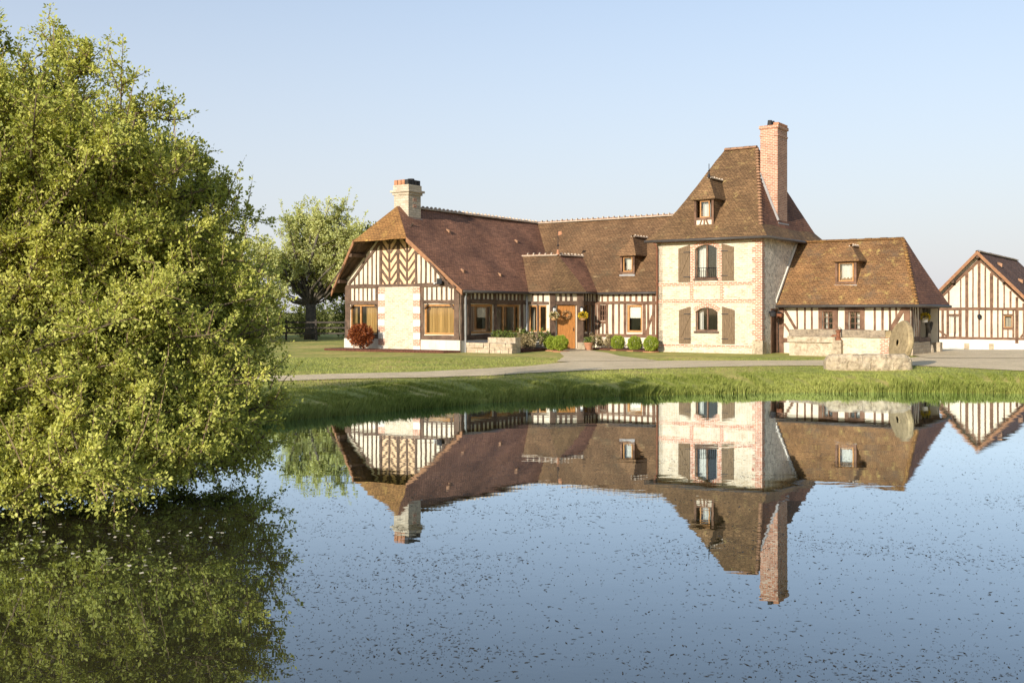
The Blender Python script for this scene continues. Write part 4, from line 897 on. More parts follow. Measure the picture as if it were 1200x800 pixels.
def tree(name, base, height_, crown, nl, leafsize, m, label, group=None, limbs=40, sprays=16, spread=.5, trunk_r=.25, trunk_h=.3, stems=1, bark='bark', seed=1, shoots=0, envelope=None, droop=.0, cat='tree', nleaf=40):
    """crown: list of (centre, radii) lobes relative to the base; limbs run from the trunk to points inside the lobes, sprays of leaves grow on the limbs"""
    rs = np.random.default_rng(seed); e = empty(name, base, label=label, cat=cat, group=group)
    tb = MB(); tw = MB(); Cs, As, Ts_ = [], [], []
    vol = np.array([np.prod(r) for c, r in crown])**.45; pick = rs.choice(len(crown), limbs, p=vol/vol.sum())
    heads = []
    for s in range(stems):
        a = 2*math.pi*s/stems+rs.random(); lean = (.0 if stems == 1 else .35)*trunk_h
        top = Vector((math.cos(a)*lean, math.sin(a)*lean, trunk_h)); r = trunk_r*(1 if stems == 1 else .6)
        tb.tube([(math.cos(a)*r*.9*(stems > 1), math.sin(a)*r*.9*(stems > 1), -.3), Vector((math.cos(a)*lean*.3, math.sin(a)*lean*.3, trunk_h*.45)), top], [r*1.35, r, r*.85], 9)
        heads.append((top, r*.85))
    for li in range(limbs):
        c, rad = crown[pick[li]]; c = Vector(c)
        d = Vector(rs.normal(size=3)); d.z += .25; d.normalize()
        rr = rs.uniform(.5, 1.14)**.75
        tip = c+Vector((d.x*rad[0], d.y*rad[1], d.z*rad[2]))*rr
        if tip.z+base[2] < .3: tip.z = .12-base[2]+rs.random()*.25
        h, r0_ = heads[int(rs.integers(len(heads)))]
        mid = h.lerp(tip, .5)+Vector(rs.normal(size=3))*.12*(tip-h).length; mid.z += .10*(tip-h).length
        q1 = h.lerp(mid, .5)+Vector(rs.normal(size=3))*.05*(tip-h).length
        L = (tip-h).length; rl = max(.012, min(r0_*.55, .018*L+.01))
        path = [h-Vector((0, 0, .1)), q1, mid, mid.lerp(tip, .55)+Vector(rs.normal(size=3))*.05*L, tip]
        tb.tube(path, [rl*1.2, rl*.9, rl*.65, rl*.4, rl*.15], 5, cap=False)
        tone = rs.uniform(.25, .75)
        for si in range(sprays):
            t = rs.uniform(.45, 1.0)**.8; k = t*4; i = min(3, int(k)); p = path[i].lerp(path[i+1], k-i)
            out = (p-Vector((c.x*.6, c.y*.6, trunk_h*.6))).normalized()
            dr = (out*.8+Vector(rs.normal(size=3))*.75+Vector((0, 0, .25-droop))).normalized()
            sl_ = spread*rs.uniform(.5, 1.25); bend = Vector(rs.normal(size=3))*.2*sl_
            q2 = p+dr*sl_*.5+bend; q3 = p+dr*sl_+bend*.3+Vector((0, 0, -droop*sl_*.4))
            tw.tube([p, q2, q3], [.007+leafsize*.05, .005+leafsize*.03, .002], 3, cap=False)
            n = int(nleaf*rs.uniform(.6, 1.3)); tt = rs.uniform(.1, 1.05, n); P0, P1, P2 = (np.array(x) for x in (p, q2, q3))
            ctr = np.where(tt[:, None] < .5, P0+(P1-P0)*tt[:, None]*2, P1+(P2-P1)*(tt[:, None]-.5)*2)
            off = unit(rs.normal(size=(n, 3))); A = unit(off*.9+np.array(dr)*.5+np.array([0, 0, .15]))
            Cs.append(ctr+off*sl_*.18*rs.random((n, 1))); As.append(A); Ts_.append(np.full(n, tone)+rs.uniform(-.15, .15))
    for s in range(shoots):                  # bare-ish vertical shoots that break the outline
        c, rad = crown[int(rs.integers(len(crown)))]; d = Vector(rs.normal(size=3)); d.z = abs(d.z)+.5; d.normalize()
        p = Vector(c)+Vector((d.x*rad[0], d.y*rad[1], d.z*rad[2]))*.85; L = rs.uniform(.5, 1.25)*spread*1.5; dr = (d*.6+Vector((0, 0, .8))+Vector(rs.normal(size=3))*.15).normalized()
        q = p+dr*L; tw.tube([p, p.lerp(q, .5)+Vector(rs.normal(size=3))*.03, q], [.010, .006, .002], 3, cap=False)
        n = 40; tt = rs.random(n)**.8; ctr = np.array(p)+(np.array(q)-np.array(p))*tt[:, None]; off = unit(rs.normal(size=(n, 3)))
        Cs.append(ctr+off*.02); As.append(unit(off+np.array(dr)*.5)); Ts_.append(np.full(n, .6))
    C = np.concatenate(Cs); A = np.concatenate(As); Tn = np.concatenate(Ts_)
    low = C[:, 2]+base[2] > .02; C, A, Tn = C[low], A[low], Tn[low]
    tb.build('trunk', bark, e, smooth=True, uv=False)
    cr = leaves('crown', C, A, leafsize*np.minimum(.55+rng.gamma(2.2, .22, len(C)), 1.55), m, e, .62, Tn, .1)
    tw.build('twigs', 'twig', cr, uv=False)
    print(name, len(C)); return e

# the big shrubby tree leaning over the pond on the left
tree('waterside_tree', (-7.6, 14.6, .3), 6,
     [((.3, 0, 3.75), (2.8, 2.4, 2.05)), ((.8, -.9, 3.9), (2.2, 1.6, 1.6)), ((1.4, -1.2, 3.4), (2.2, 1.5, 1.5)), ((1.7, 0, 3.7), (2.1, 2.0, 1.75)), ((2.9, .2, 2.75), (1.5, 1.5, 1.4)), ((1.6, -1.0, 2.4), (2.3, 2.0, 1.7)), ((3.2, -.5, 1.5), (1.45, 1.7, 1.2)), ((1.2, -1.6, 1.1), (2.6, 1.7, 1.1)), ((3.3, -.2, 1.7), (1.35, 1.4, 1.35)), ((3.1, -.6, .7), (1.5, 1.6, .8)), ((2.4, -1.7, .5), (1.9, 1.2, .7)), ((.3, -2.2, .5), (2.5, 1.2, .8)), ((1.8, -2.3, .45), (1.4, .9, .75)), ((3.0, -2.0, .35), (1.3, .9, .65)), ((.8, -2.5, .6), (1.5, .8, .8)), ((3.8, -.9, .6), (.9, 1.2, .8)), ((1.6, -2.7, .25), (1.6, .7, .5)), ((.9, -3.1, .1), (1.6, .6, .5)), ((1.7, -3.2, .1), (1.2, .6, .5)), ((2.6, -3.0, .1), (1.4, .6, .5)), ((3.5, -1.9, .1), (1.0, .8, .5)), ((2.9, -2.3, .2), (1.3, .7, .45)), ((3.1, .5, 2.6), (1.35, 1.4, 1.35)), ((-1.6, 0, 2.9), (2.3, 2.4, 2.5))],
     0, .043, 'leaf_willow', 'big leafy spring-green tree spreading low over the pond at left', limbs=520, sprays=38, spread=.42, trunk_r=.16, trunk_h=.7, stems=7, seed=5, shoots=190, nleaf=58, droop=.05)

# its taller neighbour further along the left bank: only its shade on the far bank is in the picture
tree('waterside_tree', (-13.2, 9.6, .4), 9, [((0, 0, 5.2), (2.6, 2.6, 3.0)), ((.8, .3, 3.4), (2.6, 2.4, 2.0)), ((-.6, -.4, 3.0), (2.4, 2.4, 2.0))], 0, .11, 'leaf_willow',
     'taller spring-green tree on the near left bank, beyond the big one over the pond', limbs=70, sprays=20, spread=.8, trunk_r=.3, trunk_h=1.4, seed=8, nleaf=26)

# trees beyond the left lawn
tree('pollard_tree', (-13.4, 71, .4), 10, [((-.6, 0, 6.6), (2.3, 2.2, 2.4)), ((1.4, 0, 7.3), (2.2, 2.2, 2.0)), ((-1.6, .5, 4.9), (1.9, 2, 1.6)), ((1.6, .4, 5.0), (2.0, 2, 1.8)), ((2.9, 0, 6.2), (1.2, 1.5, 1.3))], 0, .13, 'leaf_far',
     'tall airy tree with thick dark trunk just left of the gabled wing', 'trees beyond the lawn', limbs=90, sprays=22, spread=.8, trunk_r=.38, trunk_h=2.4, stems=1, bark='bark_dark', seed=21, shoots=16, nleaf=34)
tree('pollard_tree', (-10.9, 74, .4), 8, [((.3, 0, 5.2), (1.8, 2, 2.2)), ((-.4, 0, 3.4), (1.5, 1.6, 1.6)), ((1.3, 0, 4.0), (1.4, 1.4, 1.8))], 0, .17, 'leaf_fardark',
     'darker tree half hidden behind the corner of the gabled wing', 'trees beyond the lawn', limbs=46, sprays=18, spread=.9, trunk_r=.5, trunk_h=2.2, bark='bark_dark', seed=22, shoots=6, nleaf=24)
tree('round_tree', (-16.6, 66, .4), 7, [((0, 0, 4.2), (2.2, 2.2, 2.6)), ((-1.4, 0, 3.0), (2.0, 2, 2.0)), ((1.1, 0, 2.9), (1.5, 1.6, 1.5))], 0, .16, 'leaf_far',
     'rounded bright green tree left of the tall airy one', 'trees beyond the lawn', limbs=60, sprays=20, spread=.9, trunk_r=.3, trunk_h=1.2, seed=23, shoots=8, nleaf=24)
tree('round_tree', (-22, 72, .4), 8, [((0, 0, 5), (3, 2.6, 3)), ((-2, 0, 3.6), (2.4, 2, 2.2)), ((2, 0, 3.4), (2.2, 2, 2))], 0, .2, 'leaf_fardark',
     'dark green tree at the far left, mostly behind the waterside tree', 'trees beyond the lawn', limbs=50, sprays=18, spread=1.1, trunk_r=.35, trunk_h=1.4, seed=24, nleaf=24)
for i, (x, y, r, lab) in enumerate(((-15.2, 64, 1.25, 'low leafy bush in front of the rail fence, left of the trunk'), (-17.6, 62, 1.6, 'wide leafy bush nearest the waterside tree, beyond the lawn'), (-11.6, 77, 1.4, 'dark bush behind the rail fence beside the gable corner'), (-14.6, 77, 1.3, 'dark bush behind the rail fence and the thick trunk'), (-16.9, 74, 1.4, 'dark bush behind the rail fence under the rounded bright tree'))):
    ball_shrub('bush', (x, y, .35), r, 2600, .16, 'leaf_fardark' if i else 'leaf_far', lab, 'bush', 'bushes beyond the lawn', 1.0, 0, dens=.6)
# far field hedge that closes the view behind the trees
C = np.column_stack([rng.uniform(-60, 8, 26000), 96+rng.normal(0, 1.1, 26000), .4+2.6*rng.random(26000)**1.2*(1+.35*np.sin(np.linspace(0, 50, 26000)))])
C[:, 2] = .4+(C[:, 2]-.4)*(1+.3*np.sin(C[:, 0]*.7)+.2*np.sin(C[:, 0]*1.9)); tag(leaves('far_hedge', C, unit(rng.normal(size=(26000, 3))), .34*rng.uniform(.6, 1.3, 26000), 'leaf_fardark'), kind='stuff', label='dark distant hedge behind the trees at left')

fe = empty('rail_fence', (-22, 68, .42), label='weathered post and rail fence under the trees at left', cat='fence')
for i in range(9):
    mb = MB(); mb.box((i*1.9-.06, -.06, -.2), (i*1.9+.06, .06, 1.35+random.uniform(-.05, .05))); mb.build('post', 'fencewood', fe)
for z in (.5, .85, 1.2):
    mb = MB(); mb.box((-.4, -.085, z-.05), (15.6, -.062, z+.05)); mb.build('rail', 'fencewood', fe)

# ------------------------------------------------------------------ garden: planting round the house
for (u, v, r, lab) in ((-10.0, -1.3, .27, 'clipped box ball nearest the oak door, left of the step'), (-9.45, -1.95, .29, 'middle clipped box ball of the three left of the door path'), (-8.6, -2.6, .33, 'largest clipped box ball at the corner of the left lawn'), (-7.26, .35, .31, 'clipped box ball under the small barred window'), (-6.11, -.15, .31, 'clipped box ball midway between the two others right of the door'), (-4.95, -.75, .32, 'clipped box ball closest to the tower')):
    x, y, _ = hw(u, v); z = hz(x, y)
    ball_shrub('box_ball', (x, y, z), r, 3600, .055, 'leaf_box', lab, 'box ball', 'clipped box balls by the front door', 1.02, .08, dens=.22)
    mb = MB(); mb.lathe([(r*1.15, -.05), (r*1.2, .045), (r*.7, .05), (0, .05)], (x, y, z), 18)
    tag(mb.build('soil_disc', 'terracotta', uv=False), 'terracotta disc under the '+lab.replace('clipped ',''), 'edging', 'terracotta discs under the box balls')
x, y, _ = hw(-16.75, -7.1); ball_shrub('red_shrub', (x, y, hz(x, y)), .58, 3000, .10, 'leaf_red', 'round bronze-red leaved shrub in front of the gable wall', 'shrub', None, .92, .22, dens=.65)
# mulch beds
def bed(name, pts, z=.06, lab=None):
    mb = MB(); P = [hw(*p) for p in pts]; zz = [hz(p[0], p[1]) for p in P]; top = [(p[0], p[1], h+z) for p, h in zip(P, zz)]
    mb.prism([(a, b, c-.2) for a, b, c in top], (0, 0, .2)); return tag(mb.build(name, 'soil', uv=False), kind='structure')
bed('flower_bed', [(-18.9, -6.08), (-18.9, -7.3), (-15.5, -7.5), (-12.0, -6.9), (-11.7, -6.08)], .10)
bed('flower_bed', [(-11.7, -5.5), (-9.6, -4.2), (-9.9, -1.9), (-10.6, -.75), (-11.75, -.75)], .10)
bed('flower_bed', [(-9.1, 1.9), (-9.0, .6), (-7.4, .1), (-5.05, -.9), (-5.05, 1.9)], .08)
def clump(name, u, v, w, h, n, size, m, label, cat='shrub', group=None, stemm='twig'):
    x, y, _ = hw(u, v); e = empty(name, (x, y, hz(x, y)+.03), HR, label=label, cat=cat, group=group)
    k = max(8, int(w*22)); mb = MB(); Cs, As = [], []
    for i in range(k):
        a = (random.uniform(-w/2, w/2), random.uniform(-.35, .35)*min(w, 1.), 0); hh = h*random.uniform(.55, 1.05); b = (a[0]+random.uniform(-.15, .15), a[1]+random.uniform(-.15, .15), hh)
        mb.tube([a, ((a[0]+b[0])/2+random.uniform(-.05, .05), (a[1]+b[1])/2, hh*.55), b], [.008, .006, .003], 3, cap=False)
        q = n//k; t = rng.uniform(.35, 1.0, q)[:, None]; o = unit(rng.normal(size=(q, 3)))*.11*rng.random((q, 1))
        Cs.append(np.array(a)+(np.array(b)-np.array(a))*t+o); As.append(unit(rng.normal(size=(q, 3))+np.array([0, 0, .5])))
    leaves('foliage', np.concatenate(Cs), np.concatenate(As), size*rng.uniform(.6, 1.3, sum(map(len, Cs))), m, e, .7); mb.build('stems', stemm, e, uv=False); return e
clump('dried_hydrangea', -10.75, -2.2, 1.7, .75, 2600, .07, 'leaf_dry', 'straw-coloured dried hydrangea clump left of the box balls', group='dried hydrangeas')
clump('dried_hydrangea', -11.0, -3.6, 1.2, .62, 1500, .07, 'leaf_dry', 'straw-coloured dried hydrangea clump beside the low stone wall', group='dried hydrangeas')
clump('dried_hydrangea', -8.25, .75, 1.3, .70, 2200, .07, 'leaf_dry', 'straw-coloured dried hydrangea clump right of the terracotta pot', group='dried hydrangeas')
clump('green_shrub', -11.2, -1.5, 1.0, 1.05, 900, .10, 'leaf_green', 'leafy green shrub under the narrow porch windows', group='green shrubs by the porch')
clump('green_shrub', -10.4, -1.1, .5, 1.0, 500, .10, 'leaf_green', 'smaller green shrub against the left door post', group='green shrubs by the porch')
clump('green_shrub', -6.6, .9, .9, .42, 700, .06, 'leaf_green', 'low green shrub behind the box balls at the middle wall', group='green shrubs by the porch')
# low curved rubble wall at the gable corner, trough on it
def stones(mb, c, L, dep, hgt, rows, n=3, jit=.03):
    """a dry-looking wall of rounded blocks laid in rows along local x"""
    for r in range(rows):
        z0, z1 = hgt*r/rows, hgt*(r+1)/rows-.01; x = -L/2
        while x < L/2-.05:
            w_ = min(random.uniform(.22, .5), L/2-x); j = lambda: random.uniform(-jit, jit); d0, d1 = -dep/2+j(), dep/2+j()
            P = [(x+.01+j()*.3, d0, z0), (x+w_-.01+j()*.3, d0+j(), z0), (x+w_-.01, d1, z0), (x+.01, d1, z0), (x+.015+j()*.3, d0+.02+j()*.5, z1), (x+w_-.015+j()*.3, d0+.02, z1+j()*.3), (x+w_-.015, d1-.02, z1), (x+.015, d1-.02, z1+j()*.3)]
            mb.hexa([(c[0]+a, c[1]+b, c[2]+z) for a, b, z in P]); x += w_
def soften(o, w_=.03, seg=2):
    b = o.modifiers.new('bevel', 'BEVEL'); b.width = w_; b.segments = seg; b.limit_method = 'ANGLE'
x, y, _ = hw(-10.35, -5.6); z = hz(x, y)
mb = MB(); stones(mb, (0, 0, 0), 2.5, .4, .46, 2, jit=.04); mb.box((-1.22, -.15, 0), (1.22, .15, .42))
o = mb.build('low_wall', 'rubble'); o.location = (x, y, z); o.rotation_euler.z = HR; soften(o); tag(o, 'low rubble stone wall at the right corner of the gable', 'wall')
x, y, _ = hw(-10.15, -4.9); z = hz(x, y)
t = empty('planter_trough', (x, y, z), HR, label='long pale stone planter trough behind the low rubble wall', cat='planter')
mb = MB()
mb.box((-.75, -.2, 0), (.75, .2, .12)); mb.box((-.75, -.2, .12), (.75, -.13, .68)); mb.box((-.75, .13, .12), (.75, .2, .68)); mb.box((-.75, -.13, .12), (-.68, .13, .68)); mb.box((.68, -.13, .12), (.75, .13, .68)); mb.build('trough', 'palestone', t)
mb = MB(); mb.box((-.68, -.13, .12), (.68, .13, .62)); mb.build('soil', 'soil', t)
n = 500; C = np.column_stack([rng.uniform(-.6, .6, n), rng.uniform(-.16, .16, n), .64+.32*rng.random(n)]); leaves('plants', C, unit(rng.normal(size=(n, 3))+np.array([0, 0, .8])), .09, 'leaf_green', t)
x, y, _ = hw(-8.45, -.35); z = hz(x, y)
t = empty('flower_pot', (x, y, z), label='terracotta pot with small green plant right of the door', cat='pot')
mb = MB(); mb.lathe([(0, 0), (.14, 0), (.2, .3), (.225, .3), (.225, .38), (.19, .38), (.19, .33), (0, .33)], n=18); mb.build('pot', 'terracotta', t, smooth=False)
n = 260; C = np.column_stack([rng.normal(0, .1, n), rng.normal(0, .1, n), .36+.25*rng.random(n)]); leaves('plant', C, unit(rng.normal(size=(n, 3))+np.array([0, 0, .8])), .08, 'leaf_green', t)
# wreath on the door, lamps, hanging baskets
H3 = Vector((0, 0, 0))
def wl(fr, s, z, d): p = fr.p(s, z, d); return hw(p[0], p[1], p[2])
p = wl(Bf, .88, 2.14, -.03); wre = MB(); cx = Vector(p)
ex_ = Vector((HC*Bf.e[0]+HS*Bf.e[1], -HS*Bf.e[0]+HC*Bf.e[1], 0)); nx_ = Vector((HC*Bf.n[0]+HS*Bf.n[1], -HS*Bf.n[0]+HC*Bf.n[1], 0))
for k in range(5):
    wre.tube([tuple(ex_*math.cos(a)*(.17+.02*math.sin(k+a*3))+Vector((0, 0, 1))*math.sin(a)*(.17+.02*math.cos(k+a*2))+nx_*(.02*k*.5+.02*math.sin(a*5+k))) for a in np.linspace(0, 2*math.pi, 25)], .022, 5)
wo_ = wre.build('door_wreath', 'wicker', uv=False); wo_.location = cx; tag(wo_, 'round twisted straw wreath hung on the oak front door', 'wreath')
n = 160; a = rng.uniform(0, 2*math.pi, n); C = np.array([tuple(ex_*math.cos(t_)*.17+Vector((0, 0, 1))*math.sin(t_)*.17+nx_*.05) for t_ in a]); lv = leaves('dried_leaves', C, unit(rng.normal(size=(n, 3))), .09, 'wicker', wo_)
def wall_lamp(p, n3, label, m='lamp_white', r=.075, group='wall lamps on the farmhouse'):
    e = empty('wall_lamp', p, label=label, cat='lamp', group=group); n3 = Vector(n3)
    mb = MB(); mb.tube([Vector((0, 0, 0)), n3*.03], .06, 10); mb.tube([n3*.02, n3*.12+Vector((0, 0, .08)), n3*.16+Vector((0, 0, .02))], .013, 6); mb.lathe([(0, .09), (r*.9, .02), (r*1.15, 0)], n3*.16, 12); mb.build('bracket', 'iron', e)
    mb = MB(); mb.lathe([(r, 0), (r*.85, -.16), (r*.4, -.2), (0, -.2)], n3*.16, 10); mb.build('lamp_glass', m, e); return e
ntow = (HC, -HS, 0); nfr = (-HS, -HC, 0)
wall_lamp(wl(Bf, .17, 2.46, .09), nx_, 'small pale wall lamp on the left door post'); wall_lamp(wl(Bf, BL-.14, 2.46, .09), nx_, 'small pale wall lamp on the right door post')
wall_lamp(wl(Ts, .86, 2.25, .0), ntow, 'dark round lamp on the grey flint side of the tower', 'dark', .14)
wall_lamp(wl(Wf, .12, 2.2, .06), nfr, 'rusty lantern on the left post of the right wing', 'rust', .14)
bp = (bx+.05*HC, by-.05*HS, BZ+2.05); wall_lamp((bp[0]-.05*HS, bp[1]-.05*HC, bp[2]), nfr, 'black lantern in the middle of the barn gable', 'iron', .12, None)
def basket(p, m, label, r=.2, pot='wicker', hang=.32):
    e = empty('hanging_basket', p, label=label, cat='basket', group='hanging baskets')
    mb = MB(); mb.lathe([(0, -.2), (r*.6, -.17), (r*.85, 0), (r*.7, -.02), (0, -.02)], n=12); mb.build('pot', pot, e)
    mb = MB()
    for a in (0, 2.1, 4.2): mb.tube([(math.cos(a)*r*.8, math.sin(a)*r*.8, 0), (0, 0, hang)], .006, 4)
    mb.tube([(0, 0, hang), (0, 0, hang+.12)], .008, 4); mb.build('chain', 'iron', e)
    n = 420; d = unit(rng.normal(size=(n, 3))); C = d*r*rng.uniform(.7, 1.1, (n, 1)); C[:, 2] = C[:, 2]*.7+.06; leaves('flowers', C[:220], d[:220], .075, m, e, .8); leaves('foliage', C[220:], d[220:], .075, 'leaf_green', e)
basket(wl(Bf, .10, 2.05, .36), 'petal_mixed', 'basket of pale mixed flowers left of the front door'); basket(wl(Bf, BL-.12, 2.05, .36), 'petal_yellow', 'basket of bright yellow flowers right of the front door')
basket(hw(5.75, 4.1, 2.0), 'petal_yellow', 'white basket of yellow flowers under the right wing eave', .2, 'whitepot', .45)
for fr_, s_, d_ in ((Bf, .10, 0), (Bf, BL-.12, 0)):
    pass
t = empty('floodlight', hw(-12.75, -6.06, 3.62), HR, label='small dark floodlight with pale bracket under the right gable slope', cat='lamp')
mb = MB(); mb.box((-.14, -.22, -.1), (.14, -.06, .16)); mb.build('lamp_head', 'iron', t); mb = MB(); mb.tube([(-.4, -.02, -.05), (-.1, -.1, 0), (0, -.08, -.02)], .02, 5); mb.tube([(-.4, 0, -.05), (-.4, -.08, -.05)], .05, 8); mb.build('bracket', 'whitepipe', t)

# ------------------------------------------------------------------ stone troughs, well walls and millstone
def stonebox(mb, a, b, jit=.015, k=3):
    (x0, y0, z0), (x1, y1, z1) = a, b; n = max(1, int((x1-x0)/.35))
    ring_ = []
    for i in range(n+1):
        x = x0+(x1-x0)*i/n; J = lambda: random.uniform(-jit, jit); ring_.append([(x, y0+J(), z0), (x, y1+J(), z0), (x, y1+J(), z1+J()), (x, y0+J(), z1+J())])
    for p_, q_ in zip(ring_[:-1], ring_[1:]):
        for k in range(4): k2 = (k+1) % 4; mb.face([p_[k2], p_[k], q_[k], q_[k2]])
    mb.face(ring_[0]); mb.face(ring_[-1][::-1])
x, y, _ = hw(2.38, -.1); z = hz(x, y)
t = empty('stone_trough_wall', (x, y, z), HR, label='long tiered pale stone trough in front of the right wing, left of the iron pump', cat='trough')
mb = MB(); stonebox(mb, (-1.0, -.35, -.1), (.98, .35, .56)); o = mb.build('base_block', 'palestone', t); soften(o)
mb = MB(); stonebox(mb, (-1.06, -.45, .563), (.95, .4, .80)); o = mb.build('ledge', 'palestone', t); soften(o)
mb = MB(); stonebox(mb, (-1.04, -.3, .803), (1.0, .4, 1.09), .03); o = mb.build('capstone', 'capstone', t); soften(o, .05)
x, y, _ = hw(4.42, 0); z = hz(x, y)
t = empty('garden_wall', (x, y, z), HR, label='low pale stone wall with dark lichened coping and a brick end', cat='wall')
mb = MB(); mb.box((-.98, -.22, -.1), (.62, .22, .78)); mb.build('wall', 'cream_brick', t); mb = MB(); mb.box((.622, -.23, -.1), (1.0, .23, .78)); mb.build('brick_end', 'red_brick', t)
mb = MB(); stonebox(mb, (-1.0, -.3, .783), (.86, .3, 1.07), .03); o = mb.build('coping', 'capstone', t); soften(o, .06); mb = MB(); stonebox(mb, (.865, -.28, .783), (1.08, .28, 1.05), .02); mb.build('end_stone', 'millstone', t)
x, y, _ = hw(3.4, -.35); z = hz(x, y)
t = empty('water_pump', (x, y, z), HR, label='rusty old iron pump on a stone block between the two low walls', cat='pump')
mb = MB(); stonebox(mb, (-.2, -.18, -.1), (.17, .18, .66)); o = mb.build('stone_block', 'oldstone', t); soften(o)
mb = MB(); mb.lathe([(0, .66), (.13, .66), (.12, .72), (.085, .74), (.08, 1.0), (.11, 1.02), (.11, 1.08), (0, 1.1)], n=12); mb.tube([(0, 0, .86), (-.2, -.05, .84), (-.3, -.06, .74)], [.06, .05, .04], 8); mb.build('pump_body', 'rust', t)
mb = MB(); mb.tube([(.02, 0, 1.08), (.03, 0, 1.2), (.12, 0, 1.15), (.15, 0, .8)], .018, 6); mb.build('handle', 'iron', t)
# foreground weathered trough with rounded front
fx, fy = 11.42, 34.3; z = hz(fx, fy)
mb = MB(); nseg = 64
prof = [(-.30, -.15), (-.37, .05), (-.38, .22), (-.36, .38), (-.28, .48), (-.10, .50), (.08, .49), (.15, .38), (.17, .15), (.17, -.15)]
pf = []
for (a0, z0_), (a1, z1_) in zip(prof[:-1], prof[1:]):
    for k in range(3): pf.append((a0+(a1-a0)*k/3, z0_+(z1_-z0_)*k/3))
pf.append(prof[-1]); rows_ = []
for i in range(nseg+1):
    s = -1.36+2.72*i/nseg; bulge = .16*(1-(s/1.36)**2); end = 1-.4*max(0, (abs(s)-1.15)/.21)**2; row = []
    for p0, p1 in pf:
        q_ = Vector((s, p0*end-bulge, p1*(end if p1 > 0 else 1))); jn = .055*noise.noise(q_*3.1)+.03*noise.noise(q_*8)-.045*max(0, 1-abs(math.sin(s*4.3+.6*math.floor(q_.z/.26)*1.7))*6)
        row.append((q_.x, q_.y-jn*(1 if p0 < .1 else -1), q_.z+jn*.5))
    rows_.append(row)
for a, b in zip(rows_[:-1], rows_[1:]):
    for k in range(len(pf)-1): mb.face([a[k], b[k], b[k+1], a[k+1]])
mb.face(rows_[0]); mb.face(rows_[-1][::-1])
o = mb.build('stone_basin', 'oldstone', smooth=False); o.location = (fx, fy, z); o.rotation_euler.z = -.06; tag(o, 'weathered curved stone basin front on the grass at the pond edge', 'basin')
# millstone: thick disc on edge behind the basin
mb = MB(); R_, Th = .74, .20; n = 40
def mp(r, a, d): return (r*math.cos(a), d, r*math.sin(a)*(1.0))
pr_ = [(.10, -Th/2-.03), (.12, -Th/2), (.32, -Th/2-.012), (.55, -Th/2), (R_-.04, -Th/2+.005), (R_, -Th/2+.05), (R_, Th/2-.05), (R_-.04, Th/2), (.12, Th/2), (.1, -.0)]
base = len(mb.v)
for r, d in pr_:
    for k in range(n): a = 2*math.pi*k/n; mb.v.append(mp(r*(1+.012*math.sin(a*5+1)+.01*math.sin(a*9)), a, d))
for i in range(len(pr_)-1):
    for k in range(n):
        k2 = (k+1) % n; mb.f.append((base+i*n+k, base+i*n+k2, base+(i+1)*n+k2, base+(i+1)*n+k)); mb.mi.append(0); mb.n.append(None)
o = mb.build('millstone', 'millstone', smooth=False); mx_, my_ = 12.80, 35.1; o.location = (mx_, my_, hz(mx_, my_)+.80); o.rotation_euler = (math.radians(-9), math.radians(4), math.radians(-86)); tag(o, 'big round golden millstone propped upright behind the stone basin', 'millstone')

# ------------------------------------------------------------------ grass, pond litter
def blades(name, XYp, hmin, hmax, wd, m, lean=.35, z=None, bias=None, hs=1.):
    n = len(XYp); z = height(XYp) if z is None else z; h = rng.uniform(hmin, hmax, n)*hs; a = rng.uniform(0, 2*math.pi, n); ln = rng.normal(0, lean, (n, 2))*h[:, None]
    if bias is not None: ln = ln+bias*h[:, None]
    b0 = np.column_stack([XYp, z-.02]); dx = np.column_stack([np.cos(a), np.sin(a), np.zeros(n)])*wd*rng.uniform(.6, 1.4, (n, 1))
    md = b0+np.column_stack([ln*.35, h*.6]); tip = b0+np.column_stack([ln, h*.98])
    V = np.stack([b0-dx, b0+dx, md+dx*.7, tip, md-dx*.7], 1).reshape(-1, 3); Q = np.arange(n*5).reshape(-1, 5)
    tn = np.clip(.5+.35*np.sin(XYp[:, 0]*.8+2*np.sin(XYp[:, 1]*.5))*.6+rng.normal(0, .22, n), 0, 1)
    return np_mesh(name, V, Q, m, None, np.repeat(tn, 5))
A_, B_ = SHS, np.roll(SHS, -1, 0); Ls = np.hypot(*(B_-A_).T); ok_ = (A_[:, 1] > 13) & (A_[:, 0] < 21) & (A_[:, 0] > -9); pr_k = Ls*ok_; n = 150000
k = rng.choice(len(A_), n, p=pr_k/pr_k.sum()); t = rng.random((n, 1)); nrm = np.column_stack([(B_-A_)[:, 1], -(B_-A_)[:, 0]])[k]/Ls[k][:, None]
P = A_[k]*(1-t)+B_[k]*t; tst = sdist(P+nrm*.1); nrm = nrm*np.sign(tst)[:, None]; off = rng.random(n)**1.3*3.2; P = P+nrm*(off[:, None]-.03); lum = np.array([noise.noise(Vector((a*.55, b*.55, 1)))+.6*noise.noise(Vector((a*2.1, b*2.1, 4))) for a, b in P])
hh = np.interp(off, [0, .5, 1.2, 3.2], [1., .85, .5, .3])*np.clip(.85+.9*lum, .35, 1.7)
tag(blades('bank_grass', P, .10, .27, .008, 'grass', .2, bias=-nrm*(.10+.25*rng.random((n, 1))), hs=hh, z=np.maximum(height(P), -.02)), kind='stuff', label='long rough grass along the pond bank')
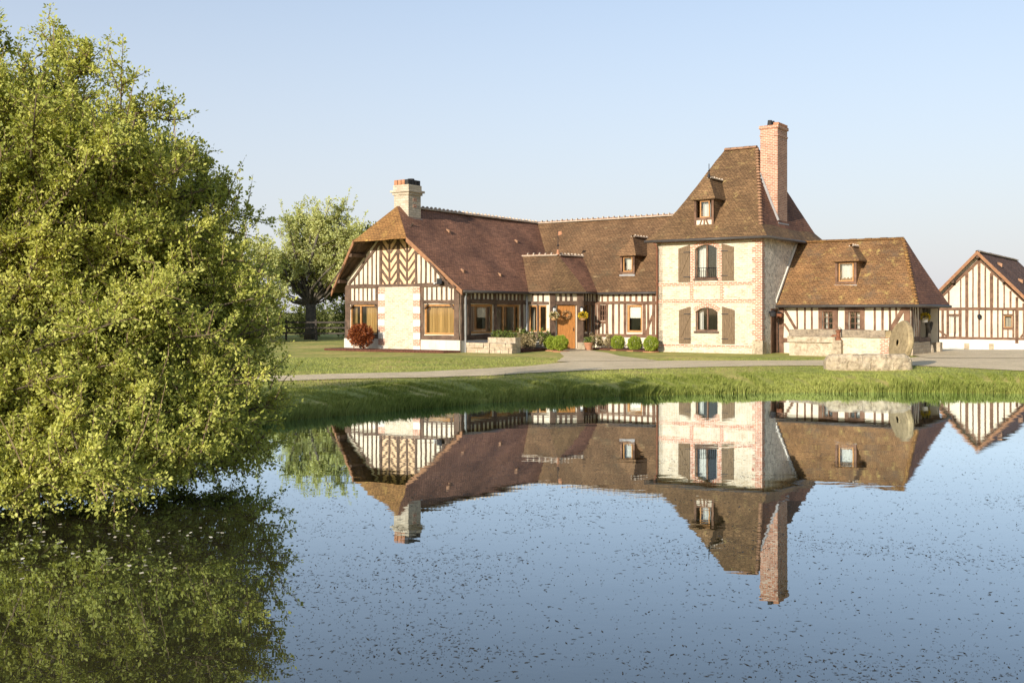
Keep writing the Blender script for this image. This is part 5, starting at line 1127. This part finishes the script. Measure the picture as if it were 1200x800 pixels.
# lawns
n = 130000; yy = 20+22*rng.random(n)**1.3; xx = rng.uniform(-.42, .5, n)*yy; P2 = np.column_stack([xx, yy]); d2_ = sdist(P2)
def near_gravel(P):
    x, y = P.T; lo = np.interp(x, [-30, -6.3, -2.5, 1, 3.5, 7, 10, 13.2, 15, 18, 24], [24.5, 27.8, 29.9, 32.2, 33.9, 35.2, 36.0, 36.2, 33.8, 31.6, 29]); hi = np.interp(x, [-30, -6.6, -2.9, .4, 2.2, 6.2, 11.2, 14.6, 18], [27, 30.2, 32.2, 35.2, 38.8, 39.6, 39.6, 41, 45])
    g1 = (y > lo-.02) & (y < hi+.02); g2 = (x > np.interp(y, [38, 43, 51], [1.6, 2.1, 2.5])) & (x < np.interp(y, [38, 43, 51], [5.4, 4.4, 3.5])) & (y > 38)
    return g1 | g2
ok = (d2_ > 1.6) & ~near_gravel(P2); P2 = P2[ok]; tag(blades('lawn_grass', P2, .035, .085, .007, 'grass', .4), kind='stuff', label='short mown grass of the lawns')
# dark flecks of leaf litter floating on the pond in drifting bands
n = 260000; yy = 5.5+23*rng.random(n)**1.25; xx = rng.uniform(-.52, .52, n)*yy; P3 = np.column_stack([xx, yy])
dens = np.array([.5+.5*noise.noise(Vector((a*.28, b*.42, 2)))+.35*noise.noise(Vector((a*.9, b*1.4, 5))) for a, b in P3]); dens += np.array([.30*max(0, 1-3.2*abs(noise.noise(Vector((a*.16+b*.05, b*.30, 31))))) for a, b in P3])-.10; dens += .10*np.exp(-((yy-11)/4)**2)-.22*sst(yy, 20, 27)-.10*sst(xx, 2, 5)
ok = (sdist(P3) < -.15) & (rng.random(n) < np.clip((dens-.46)*.95, 0.085, .5)); P3 = P3[ok]; n = len(P3); print('litter', n)
sz = np.minimum(rng.gamma(1.6, .0042, n)+.0045, .03)*np.interp(P3[:, 1], [6, 11], [.75, 1]); a = rng.uniform(0, 2*math.pi, n)
cs = []; base = np.column_stack([P3, np.full(n, .0012)])
for kk in range(6):
    an = a+kk*math.pi/3; r = sz*rng.uniform(.4, 1.15, n)*np.where(kk % 3 == 0, 1.5, .42); cs.append(base+np.column_stack([np.cos(an)*r, np.sin(an)*r, rng.uniform(0, .0018, n)]))
tag(np_mesh('floating_litter', np.stack(cs, 1).reshape(-1, 3), np.arange(n*6).reshape(-1, 6), 'debris', tint=np.repeat(rng.random(n), 6)), kind='stuff', label='dark specks of leaf litter floating on the pond')
n = 70; P4 = np.column_stack([rng.uniform(-5.2, -2.9, n), rng.normal(10.2, .75, n)]); a = rng.uniform(0, 6.28, n); cs = []
P4 = P4[P4[:, 0] > -.5*P4[:, 1]]; n = len(P4); a = a[:n]; base = np.column_stack([P4, np.full(n, .010)])
for kk in range(6): an = a+kk*math.pi/3; r = .02*rng.uniform(.6, 1.2, n); cs.append(base+np.column_stack([np.cos(an)*r, np.sin(an)*r, rng.uniform(0, .014, n)]))
tag(np_mesh('floating_petals', np.stack(cs, 1).reshape(-1, 3), np.arange(n*6).reshape(-1, 6), 'petal_white', tint=np.repeat(rng.random(n), 6)), kind='stuff', label='pale fallen petals floating under the waterside tree')
